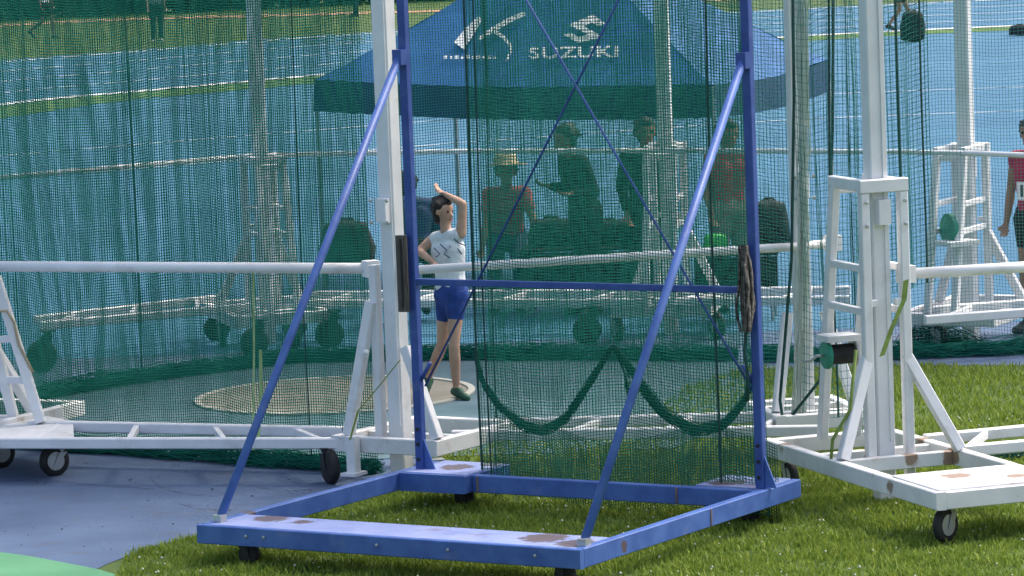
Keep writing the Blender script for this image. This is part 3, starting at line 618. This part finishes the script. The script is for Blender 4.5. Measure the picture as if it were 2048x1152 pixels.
tag(bundle('net_pile', [gnd(1830, 690), gnd(1880, 700), gnd(1950, 706)], [.14, .2, .16], 260, .0038, 'net_dark', None, .05, (1.2, .9), 1., 41), 'dark green net heap below the far right tower', 'net', 'green safety nets of the throwing cage')

# straps and small ropes
def strap(label, pts, wv, mat, name='webbing_strap'):
    return tag(MB().strip(pts, wv).build(name, M[mat]), label, 'strap')
strap('thin double green strap hanging from the left bar to the base rails', [at(507, 545, 27.62), at(508, 700, 27.6), at(506, 890, 27.5)], (.014, 0, 0), 'strap_pale')
strap('broad green strap beside the thin one under the left bar', [at(521, 700, 27.62), at(522, 800, 27.6), at(517, 872, 27.5), at(506, 900, 27.45)], (.022, 0, 0), 'strap_pale')
strap('olive strap slanting down beside the winch tower post', [at(1812, 560, 25.25), at(1808, 600, 25.25), at(1782, 660, 25.22), at(1764, 712, 25.2)], (.035, .01, .01), 'strap')
strap('green strap slanting across the foot of the left tower', [at(800, 720, 26.85), at(760, 770, 26.85), at(716, 822, 26.9), at(700, 880, 26.9)], (.018, 0, .01), 'strap')
tag(MB().tube([at(-5, 622, 28.6), at(14, 622, 28.6), at(28, 645, 28.6), at(38, 690, 28.6), at(52, 718, 28.6), at(66, 745, 28.6)], .012, 6).build('hanging_rope', M['rope_tan'], None, True), 'tan rope tied to the ladder brace at the left edge', 'rope')
bn = tag(MB().lathe(at(732, 705, 27.0), (0, -1, 0), [(-.02, .006), (-.012, .018), (0, .022), (.012, .018), (.02, .006)], 12).build('knob', M['white'], None, True), 'small white knob left of the left tower post', 'knob')

# ------------------------------------------------------------------ tent
E = {'fl': Vector((-1.86, 39.5, 2.15)), 'fr': Vector((1.95, 37.5, 2.06)), 'br': Vector((3.28, 40.4, 2.10))}
E['bl'] = E['fl'] + E['br'] - E['fr']; AP = (E['fl'] + E['fr'] + E['br'] + E['bl']) / 4; AP.z = 3.55
tent = empty('canopy_tent', (AP.x, AP.y, 0), 'blue pop-up canopy tent with white printed logos behind the nets', 'tent')
def roof(name, a, b):
    n = 10; V = []; Fc = []; idx = {}
    for i in range(n + 1):
        for j in range(n - i + 1):
            p = AP * (1 - (i + j) / n) + a * (i / n) + b * (j / n) if False else AP + (a - AP) * (i / n) + (b - AP) * (j / n)
            f = (i + j) / n; p = p.copy(); p.z -= .22 * f * (1 - f) * 1.1 - .012 * math.sin(i * 1.9 + j * 1.3) * f; p.z -= .05 * math.sin(math.pi * j / max(1, i + j)) * f if i + j else 0
            idx[i, j] = len(V); V.append(p)
    for i in range(n):
        for j in range(n - i):
            Fc.append((idx[i, j], idx[i + 1, j], idx[i, j + 1]))
            if i + j < n - 1: Fc.append((idx[i + 1, j], idx[i + 1, j + 1], idx[i, j + 1]))
    return MB().add(V, Fc).build(name, M['tent'], tent, True)
cs = ['fl', 'fr', 'br', 'bl']
for k in range(4):
    a, b = E[cs[k]], E[cs[(k + 1) % 4]]
    roof('roof_panel', a, b)
    n = 16; V = []
    out = (b - a).cross(Vector((0, 0, 1))).normalized()
    for i in range(n + 1):
        f = i / n; p = a.lerp(b, f) - Vector((0, 0, .05 * math.sin(math.pi * f))); wv_ = out * (.012 + .012 * math.sin(f * 23 + k))
        for q, oo in ((.004, .012), (-.15, .022), (-.31, .012)): V.append(p + Vector((0, 0, q)) + out * oo + wv_ * (1 if q < -.2 else .3))
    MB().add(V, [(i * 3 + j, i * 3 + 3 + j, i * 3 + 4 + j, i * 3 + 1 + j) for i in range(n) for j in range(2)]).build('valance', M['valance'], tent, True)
    MB().tube([(a.x, a.y, 0), (a.x, a.y, a.z - .02)], .02, 8).build('leg', M['grey'], tent)
    MB().tube([a - Vector((0, 0, .08)), b - Vector((0, 0, .08))], .014, 6).build('eave_pole', M['grey'], tent)
MB().tube([AP - Vector((0, 0, 1.0)), AP - Vector((0, 0, .02))], .02, 8).build('centre_pole', M['grey'], tent)
# printed marks lie on the front roof panel
pn = (E['fl'] - AP).cross(E['fr'] - AP).normalized()
if pn.y > 0: pn = -pn
def onroof(x, y, off=.0):
    d = Vector(ray(x, y)); o = Vector((0, 0, H)); base = AP - Vector((0, 0, .16))
    t = (base + pn * off - o).dot(pn) / d.dot(pn); return o + d * t
def printed(name, outlines):
    mb = MB()
    for ol in outlines: mb.poly([onroof(x, y, .10) for x, y in ol], pn * .004)
    return mb.build(name, M['print'], tent)
def stroke(pts, w):
    L_, R_ = [], []
    for i, p in enumerate(pts):
        a, b = Vector(pts[max(i - 1, 0)]), Vector(pts[min(i + 1, len(pts) - 1)]); d = (b - a).normalized(); ww = w[i] if isinstance(w, (list, tuple)) else w
        L_.append((p[0] - d.y * ww, p[1] + d.x * ww)); R_.append((p[0] + d.y * ww, p[1] - d.x * ww))
    return L_ + R_[::-1]
printed('printed_emblem', [stroke([(918, 92), (940, 62), (961, 36)], [12, 10, 5]), stroke([(958, 78), (985, 60), (1020, 40), (1050, 27)], [3, 5, 5, 4]), stroke([(986, 60), (1006, 74), (1019, 88), (1021, 104), (1013, 122)], [4, 3.5, 3, 2.5, 1.5])])
marks = []
x = 888
for wd_, h_ in ((7, 6), (5, 5), (8, 6), (6, 5), (7, 7), (4, 5), (8, 6), (6, 5), (6, 6), (5, 5)):
    marks.append([(x, 118), (x + wd_, 117.6), (x + wd_, 117.6 - h_), (x, 118 - h_)]); x += wd_ + 4.6
printed('printed_lettering', marks)
# S shaped angular emblem
printed('printed_emblem', [[(1138, 50), (1186, 29), (1212, 48), (1196, 52), (1184, 45), (1168, 53), (1206, 74), (1158, 86), (1124, 68), (1142, 66), (1158, 75), (1176, 69)]])
def text_on_roof(body, x0, x1, yb, yt, name):
    cu = bpy.data.curves.new(name, 'FONT'); cu.body = body; cu.extrude = 0; cu.offset = .022; cu.space_character = 1.06
    to = bpy.data.objects.new(name, cu); COL.objects.link(to); bpy.context.view_layer.update()
    me = bpy.data.meshes.new_from_object(to.evaluated_get(bpy.context.evaluated_depsgraph_get())); bpy.data.objects.remove(to)
    c = np.array([v.co[:] for v in me.vertices]); mn, mx = c.min(0), c.max(0)
    for v in me.vertices:
        fx = (v.co.x - mn[0]) / (mx[0] - mn[0]); fy = (v.co.y - mn[1]) / (mx[1] - mn[1])
        v.co = onroof(x0 + (x1 - x0) * fx, yb + (yt - yb) * fy - 4 * fx, .105)
    me.materials.clear(); return link(name, me, M['print'], tent)
text_on_roof('SUZUKI', 1058, 1236, 118, 95, 'printed_lettering')

# tables, bags under the tent
def table(label, c, rz, lx, ly, h):
    r = empty('folding_table', c, label, 'table'); c = Vector(c); a = Vector((math.cos(rz), math.sin(rz), 0)); b = Vector((-a.y, a.x, 0))
    MB().box(c + Vector((0, 0, h)), lx, ly, .03, rz).build('table_top', M['black'], r)
    for i in (-1, 1):
        for j in (-1, 1): MB().tube([c + a * (i * (lx / 2 - .06)) + b * (j * (ly / 2 - .05)), c + a * (i * (lx / 2 - .1)) + b * (j * (ly / 2 - .05)) + Vector((0, 0, h - .016))], .014, 6).build('leg', M['grey'], r)
    MB().box(c - b * (ly / 2 + .006) + Vector((0, 0, h - .2)), lx, .008, .36, rz).build('table_cloth', M['black'], r)
    return r
tc = gnd(1195, 625); table('long black draped table under the tent', (tc.x, tc.y, 0), R(-8), 1.35, .6, .62)
tc2 = gnd(1480, 640); table('black draped table under the right end of the tent', (tc2.x, tc2.y, 0), R(-8), .75, .5, .62)
def bag(label, c, sx, sy, sz, mat, rz=0., seed=1):
    random.seed(seed); bm = bmesh.new(); bmesh.ops.create_cube(bm, size=1); bmesh.ops.subdivide_edges(bm, edges=bm.edges[:], cuts=4, use_grid_fill=True)
    for v in bm.verts:
        q = v.co.normalized() * .62; v.co = v.co.lerp(q, .45); v.co += Vector((random.uniform(-.03, .03) for _ in range(3)))
        tp = 1 - .22 * (v.co.z + .5); v.co = Vector((v.co.x * sx * tp, v.co.y * sy * tp, v.co.z * sz))
    lo = min(v.co.z for v in bm.verts)
    for v in bm.verts:
        v.co.z -= lo; x, y = v.co.x, v.co.y; v.co.x, v.co.y = x * math.cos(rz) - y * math.sin(rz), x * math.sin(rz) + y * math.cos(rz); v.co += Vector(c)
    me = bpy.data.meshes.new('bag'); bm.to_mesh(me); bm.free(); o = tag(link('gear_bag', me, M[mat], None, True), label, 'bag')
    t_ = Vector(c) + Vector((0, 0, sz * .92))
    MB().tube([t_ + Vector((-sx * .2, 0, 0)), t_ + Vector((-sx * .12, 0, sz * .22)), t_ + Vector((sx * .12, 0, sz * .22)), t_ + Vector((sx * .2, 0, 0))], .012, 6).build('handle', M['rubber'], o, True)
    return o
bag('black bag lying on the left end of the black table', (tc.x - .4, tc.y + .05, .636), .45, .3, .24, 'black', .2, 2)
bag('black bag in the middle of the black table', (tc.x + .12, tc.y + .02, .636), .5, .32, .20, 'black', -.1, 3)
bag('tall black bag at the right end of the black table', (tc.x + .5, tc.y + .1, .636), .3, .3, .36, 'black', .3, 4)
bag('bright green bag on the table right of the tent centre', (tc2.x - .20, tc2.y - .05, .636), .22, .18, .15, 'neon', .2, 5)
bag('black rucksack on the table behind the right blue upright', (tc2.x + .3, tc2.y + .05, .636), .34, .3, .40, 'black', .2, 6)
st = gnd(700, 632); stl = empty('folding_stool', st, 'low folding stool under the black bag left of the tent', 'stool')
MB().box(st + Vector((0, 0, .45)), .55, .4, .03, .1).build('seat', M['black'], stl)
for i in (-1, 1):
    for j in (-1, 1): MB().tube([st + Vector((i * .24, j * .17, 0)), st + Vector((-i * .2 if False else i * .2, j * .15, .44))], .014, 6).build('leg', M['grey'], stl)
bag('large black bag on the low stool left of the tent', (st.x, st.y, .467), .52, .36, .40, 'black', .1, 8)
bg_ = gnd(1826, 84); bag('black bag standing on the far track at top right', (bg_.x, bg_.y, .01), .55, .4, .62, 'black', 0, 9)

# ------------------------------------------------------------------ people
def capsule(mb, p0, r0, p1, r1, n=12):
    p0, p1 = Vector(p0), Vector(p1)
    if (p1 - p0).length < 1e-4: p1 = p0 + Vector((0, 0, 1e-3))
    d = (p1 - p0).normalized(); pts = []; rs = []
    for a in (-80, -55, -28, 0): pts.append(p0 + d * (r0 * math.sin(R(a)))); rs.append(r0 * math.cos(R(a)))
    for a in (0, 28, 55, 80): pts.append(p1 + d * (r1 * math.sin(R(a)))); rs.append(r1 * math.cos(R(a)))
    a, b, _ = frame_of(d); V = []
    for p, r in zip(pts, rs): V += [p + a * (r * math.cos(2 * math.pi * k / n)) + b * (r * math.sin(2 * math.pi * k / n)) for k in range(n)]
    m = len(pts)
    mb.add(V, [(i * n + k, i * n + (k + 1) % n, (i + 1) * n + (k + 1) % n, (i + 1) * n + k) for i in range(m - 1) for k in range(n)] + [tuple(range(n - 1, -1, -1)), tuple(range((m - 1) * n, m * n))])
def skin(name, segs, mat, parent, voxel=.014, smooth=5):
    mb = MB()
    for s in segs: capsule(mb, *s)
    o = mb.build(name, None)
    md = o.modifiers.new('r', 'REMESH'); md.mode = 'VOXEL'; md.voxel_size = voxel
    ms = o.modifiers.new('s', 'SMOOTH'); ms.iterations = smooth; ms.factor = .5
    bpy.context.view_layer.update()
    me = bpy.data.meshes.new_from_object(o.evaluated_get(bpy.context.evaluated_depsgraph_get())); bpy.data.objects.remove(o)
    me.materials.clear(); return link(name, me, mat, parent, True)
def lerp(a, b, t): return Vector(a).lerp(Vector(b), t)
def person(label, J, k=1., top='black', sleeves=.55, bottom='black', leglen=.5, shoes='shoe', hair='hair', skinm='skin', face=None, voxel=.013, hat=None, hairlen=0., group=None, bib=False, fingers=True):
    J = {a: Vector(b) for a, b in J.items()}
    sl_, sr_, hl, hr = J['sl'], J['sr'], J['hl'], J['hr']; ms = (sl_ + sr_) / 2; mh = (hl + hr) / 2
    ax = (sl_ - sr_).normalized(); hx = (hl - hr).normalized(); face = Vector(face or (0, -1, 0)).normalized()
    base = Vector((mh.x, mh.y, 0)); root = empty('person', base, label, 'person', group)
    hd = J['head']; nk = lerp(ms, hd, .35); body = []
    body += [(hd + Vector((0, 0, .025 * k)), .092 * k, hd + face * -.018 * k + Vector((0, 0, .03 * k)), .094 * k), (hd + face * .022 * k - Vector((0, 0, .02 * k)), .074 * k, hd + face * .045 * k - Vector((0, 0, .075 * k)), .048 * k), (hd + face * .085 * k - Vector((0, 0, .005 * k)), .012 * k, hd + face * .105 * k - Vector((0, 0, .03 * k)), .015 * k)]
    side = face.cross(Vector((0, 0, 1))).normalized()
    for s in (-1, 1): body.append((hd + side * (s * .09 * k) + Vector((0, 0, .01 * k)), .018 * k, hd + side * (s * .095 * k) - Vector((0, 0, .03 * k)), .013 * k))
    body += [(ms - (hd - ms).normalized() * .02, .06 * k, lerp(ms, hd, .7), .05 * k)]
    ch = lerp(ms, mh, .22); wa = lerp(ms, mh, .68)
    tors = []
    for s in (-1, 1):
        tors += [(ch + ax * (s * .075 * k), .098 * k, wa + ax * (s * .05 * k), .09 * k), (wa + ax * (s * .05 * k), .09 * k, mh + hx * (s * .06 * k), .10 * k)]
    tors += [(lerp(sl_, sr_, .1), .055 * k, lerp(sl_, sr_, .9), .055 * k)]
    body += tors; hands = []
    for s, sg in (('l', 1), ('r', -1)):
        sh, el, wr = J['s' + s], J['e' + s], J['w' + s]; hp, kn, an, to = J['h' + s], J['k' + s], J['a' + s], J['t' + s]
        body += [(sh, .052 * k, lerp(sh, el, .45), .047 * k), (lerp(sh, el, .45), .047 * k, el, .037 * k), (el, .038 * k, lerp(el, wr, .3), .039 * k), (lerp(el, wr, .3), .039 * k, wr, .025 * k)]
        body += [(hp, .088 * k, lerp(hp, kn, .4), .077 * k), (lerp(hp, kn, .4), .077 * k, kn, .052 * k), (kn, .053 * k, lerp(kn, an, .32), .055 * k), (lerp(kn, an, .32), .055 * k, an, .034 * k), (an, .036 * k, to, .03 * k)]
        hdn = (wr - el).normalized(); pa, pb, _ = frame_of(hdn); palm = wr + hdn * .075 * k
        for o_ in (-.018, 0, .018): body.append((wr + hdn * .01, .02 * k, palm + pa * (o_ * k), .015 * k))
        if fingers:
            for fi, (off, ln) in enumerate(((-.03, .055), (-.01, .068), (.01, .072), (.03, .064))):
                f0 = palm + pa * (off * k); f1 = f0 + (hdn * .62 + pb * .25) * ln * k; f2 = f1 + (hdn * .32 + pb * .55) * ln * .8 * k
                body += [(f0, .0095 * k, f1, .009 * k), (f1, .009 * k, f2, .0075 * k)]
            th0 = wr + hdn * .03 * k + pa * (.025 * k * sg); th1 = th0 + (hdn * .5 + pa * sg * .75) * .045 * k
            body += [(th0, .012 * k, th1, .0105 * k), (th1, .0105 * k, th1 + (hdn * .8 + pa * sg * .2) * .03 * k, .009 * k)]
    skin('body', body, M[skinm], root, voxel)
    # eyes and mouth
    for s in (-1, 1):
        MB().lathe(hd + face * .082 * k + side * (s * .032 * k) + Vector((0, 0, .012 * k)), face, [(0, .013 * k), (.006 * k, .011 * k), (.009 * k, .004 * k)], 10).build('eye', M['rubber'], root, True)
    MB().box(hd + face * .088 * k - Vector((0, 0, .062 * k)), .04 * k, .012 * k, .009 * k, math.atan2(side.y, side.x)).build('mouth', M['pink'], root)
    up_ = Vector((0, 0, 1)); hs_ = [(hd - face * .018 * k + up_ * .045 * k, .098 * k, hd - face * .04 * k + up_ * .03 * k, .096 * k), (hd + face * .035 * k + up_ * .085 * k, .055 * k, hd - face * .03 * k + up_ * .085 * k, .06 * k), (hd - face * .05 * k, .085 * k, hd - face * .06 * k - up_ * (.05 + hairlen) * k, .06 * k)]
    for s in (-1, 1): hs_.append((hd + side * (s * .06 * k) + up_ * .05 * k, .05 * k, hd + side * (s * .07 * k) - face * .03 * k - up_ * .005, .04 * k))
    hg = random.Random(int(abs(hd.x) * 1000))
    for _ in range(22):                                # loose locks break the outline
        v = Vector((hg.gauss(0, 1), hg.gauss(0, 1), hg.gauss(.35, .8))).normalized()
        if v.dot(face) > .35 or v.z < -.35: continue
        c_ = hd - face * .03 * k + up_ * .04 * k; hs_.append((c_ + v * .085 * k, .024 * k, c_ + v * (.112 + hg.uniform(0, .02)) * k - up_ * .02 * k, .010 * k))
    skin('hair', hs_, M[hair], root, .009, 2)
    if hat:
        h0 = hd + up_ * .065 * k
        MB().lathe(h0, (0, .05, 1), [(0, .10 * k), (.0, .20 * k), (.008, .205 * k), (.014, .12 * k), (.06, .112 * k), (.105, .095 * k), (.125, .05 * k)], 24).build('hat', M[hat], root, True)
    # clothing
    g = .014 * k; tp = [(a, b + g, c, d + g) for a, b, c, d in tors]
    for s in 'lr':
        sh, el = J['s' + s], J['e' + s]
        if sleeves > 0: tp += [(sh, .066 * k, lerp(sh, el, min(sleeves, 1)), .058 * k)]
        if sleeves > 1: tp += [(el, .052 * k, lerp(el, J['w' + s], sleeves - 1), .040 * k)]
    tp = [(a, b, lerp(c, a, .35), d) if (c - mh).length < .12 * k else (a, b, c, d) for a, b, c, d in tp]
    skin('shirt', tp, M[top], root, .013, 4)
    bt = [(mh + hx * (.062 * k) + up_ * (.05 * k), .118 * k, mh - hx * (.062 * k) + up_ * (.05 * k), .118 * k), (mh + hx * (.07 * k), .124 * k, mh - hx * (.07 * k), .124 * k)]
    for s in 'lr':
        hp, kn, an = J['h' + s], J['k' + s], J['a' + s]
        bt += [(hp, .114 * k, lerp(hp, kn, min(leglen, 1)), (.098 - .03 * min(leglen, 1)) * k)]
        if leglen > 1: bt += [(kn, .069 * k, lerp(kn, an, leglen - 1), .058 * k)]
    skin('shorts' if leglen <= 1 else 'trousers', bt, M[bottom], root, .013, 4)
    for s in 'lr':
        an, to = J['a' + s], J['t' + s]; d = (to - an); d.z = 0; d = d.normalized() if d.length > 1e-3 else face
        skin('shoe', [(an - d * .03 * k - up_ * .025 * k, .044 * k, to, .038 * k), (an - up_ * .0, .042 * k, lerp(an, to, .5), .04 * k)], M[shoes], root, .012, 3)
    if bib:
        c = lerp(ms, mh, .52) + face * (.135 * k); a = side
        b_ = MB().poly([c + a * x + up_ * z + face * 0 for x, z in ((-.10, -.08), (.10, -.08), (.10, .08), (-.10, .08))], face * .004).build('number_bib', M['paper'], root)
        for x in (-.07, -.02, .05): MB().poly([c + a * (x + q[0]) + up_ * q[1] + face * .005 for q in ((-.012, -.05), (.012, -.05), (.012, .055), (-.012, .055))], face * .003).build('bib_digit', M['black'], b_)
    return root
def PX(Y, d):                                         # joints surveyed as (pixel x, pixel y, depth offset)
    return {k: at(v[0], v[1], Y + (v[2] if len(v) > 2 else 0)) for k, v in d.items()}
# the thrower
thr = person('young athlete in white singlet and royal blue shorts swinging behind the blue crossbar',
    PX(31.25, dict(head=(887, 421, .0), sl=(922, 468, -.10), sr=(866, 478, .10), el=(926, 408, -.12), wl=(890, 388, -.02), er=(838, 502, .08), wr=(868, 526, -.12),
       hl=(913, 588, -.04), hr=(893, 590, .05), kl=(908, 690, -.10), al=(913, 778, .0), tl=(934, 796, -.10), kr=(884, 690, .10), ar=(856, 756, .28), tr=(850, 786, .22))),
    .84, 'singlet', 0, 'royal', .42, 'shoe_g', face=(.75, -.6, -.25), voxel=.010, hairlen=.04)
c0 = at(888, 505, 31.06)
for pts in ([(868, 496), (880, 508), (872, 514)], [(880, 488), (893, 500), (888, 508), (900, 516)], [(899, 492), (908, 505), (902, 512)], [(912, 494), (924, 508)], [(908, 478), (918, 486), (932, 492)]):
    MB().tube([at(x, y, 31.13) for x, y in pts], .0045, 6).build('chest_lettering', M['navy'], thr)
# people under the tent
def standing(x, yf, Y=None, h=1.7, yaw=0., lean=0.):
    p = gnd(x, yf) if Y is None else at(x, yf, Y); k = h / 1.72
    f = Vector((math.sin(yaw), -math.cos(yaw), 0)); sd_ = Vector((math.cos(yaw), math.sin(yaw), 0))
    def q(s, fr, z):
        zz = z * k; ln = max(0, z - .95) * math.tan(lean) * k; return Vector((p.x, p.y, 0)) + sd_ * (s * k) + f * (fr * k + ln) + Vector((0, 0, zz))
    return dict(head=q(0, .03, 1.60), sl=q(.17, 0, 1.40), sr=q(-.17, 0, 1.40), el=q(.23, .0, 1.13), er=q(-.23, .0, 1.13), wl=q(.22, .10, .90), wr=q(-.22, .10, .90),
                hl=q(.09, 0, .92), hr=q(-.09, 0, .92), kl=q(.10, .03, .50), kr=q(-.10, .03, .50), al=q(.11, 0, .085), ar=q(-.11, 0, .085), tl=q(.13, .15, .04), tr=q(-.13, .15, .04)), f, k
Y1 = 37.3
J = PX(Y1, dict(head=(1012, 344, -.12), sl=(1050, 385), sr=(976, 388), el=(1066, 440, -.1), er=(972, 446, -.1), wl=(1076, 492, -.22), wr=(966, 494, -.22),
     hl=(1032, 470, .22), hr=(996, 470, .22), kl=(1040, 535, -.08), kr=(988, 535, -.08), al=(1040, 612, .12), ar=(990, 612, .12), tl=(1044, 622, -.05), tr=(986, 622, -.05)))
person('person in a straw hat and dusty red shirt bending forward under the tent', J, 1.0, 'pink', .55, 'navy', 1.9, 'shoe', skinm='skin2', hat='straw')
J, f, k = standing(1180, 632, None, 1.78, R(-62), R(14)); J['wl'] = J['el'] + f * .24; J['wr'] = J['er'] + f * .22 + Vector((0, 0, .05))
person('tall person in black clothes standing sideways leaning over the table under the tent', J, k, 'black', 1.8, 'black', 1.9, face=f + Vector((0, 0, -.3)), skinm='skin2')
J, f, k = standing(1302, 624, None, 1.80, R(15))
person('person in black clothes standing behind the far central tower under the tent', J, k, 'black', 1.8, 'black', 1.9, face=f, skinm='skin2')
J, f, k = standing(1463, 622, None, 1.76, R(25), R(2))
person('person in maroon shirt and khaki shorts standing beside the right blue upright', J, k, 'maroon', .55, 'khaki', .9, face=f, skinm='skin2')
J, f, k = standing(826, 610, None, 1.2, R(170), R(14))
person('person in a navy jacket crouching behind the thrower with back turned', PX(36.6, dict(head=(812, 372, .15), sl=(860, 410), sr=(792, 405), el=(872, 455, .1), er=(784, 452, .1), wl=(850, 490, .25), wr=(800, 490, .25),
     hl=(845, 500, -.05), hr=(808, 500, -.05), kl=(862, 520, .35), kr=(792, 520, .35), al=(852, 612, .2), ar=(802, 612, .2), tl=(854, 622, .4), tr=(800, 622, .4))), 1., 'navy', 1.9, 'black', 1.9, face=(.1, 1, -.3), skinm='skin2')
# athlete at the right edge
J, f, k = standing(2080, 668, None, 1.86, R(-38), R(2))
person('athlete in crimson singlet with white number bib at the right edge', J, k, 'crimson', .15, 'black', .45, face=f, bib=True, skinm='skin2')
# far walkers
J, f, k = standing(315, 86, None, 1.74, R(15)); J['tl'] = J['al'] + f * .16 - Vector((0, 0, .04)); J['wl'] = J['wl'] + f * .05
person('far person in grey top and black trousers walking on the far grass', J, k, 'grey', .5, 'black', 1.85, 'shoe_w', face=f, voxel=.02, fingers=True)
J, f, k = standing(92, 79, None, 1.74, R(50)); J['kl'] += f * .15; J['al'] += f * .18; J['tl'] += f * .2; J['kr'] -= f * .02; J['ar'] -= f * .5; J['ar'].z += .16; J['tr'] -= f * .45; J['tr'].z += .02
person('far runner with white top striding past the hedge at top left', J, k, 'singlet', .4, 'black', .6, 'shoe', face=f, voxel=.02, skinm='skin2')
J, f, k = standing(718, 34, None, 1.74, R(-60)); J['kl'] += f * .12; J['al'] += f * .2; J['tl'] += f * .22
person('far person in dark clothes walking behind the left post at the top', J, k, 'black', .6, 'black', 1.9, face=f, voxel=.02)
J, f, k = standing(1800, 62, None, 1.7, R(70)); J['kl'] += f * .15; J['al'] += f * .3; J['tl'] += f * .3; J['ar'] -= f * .25; J['ar'].z += .06; J['tr'] -= f * .22
person('far runner in black shorts striding past the black bag at top right', J, k, 'crimson', .2, 'black', .45, 'shoe', face=f, voxel=.02, skinm='skin2')
sh = gnd(2040, 72); bag('small dark bag on the track at the top right corner', (sh.x, sh.y, .01), .5, .3, .22, 'black', .1, 12)
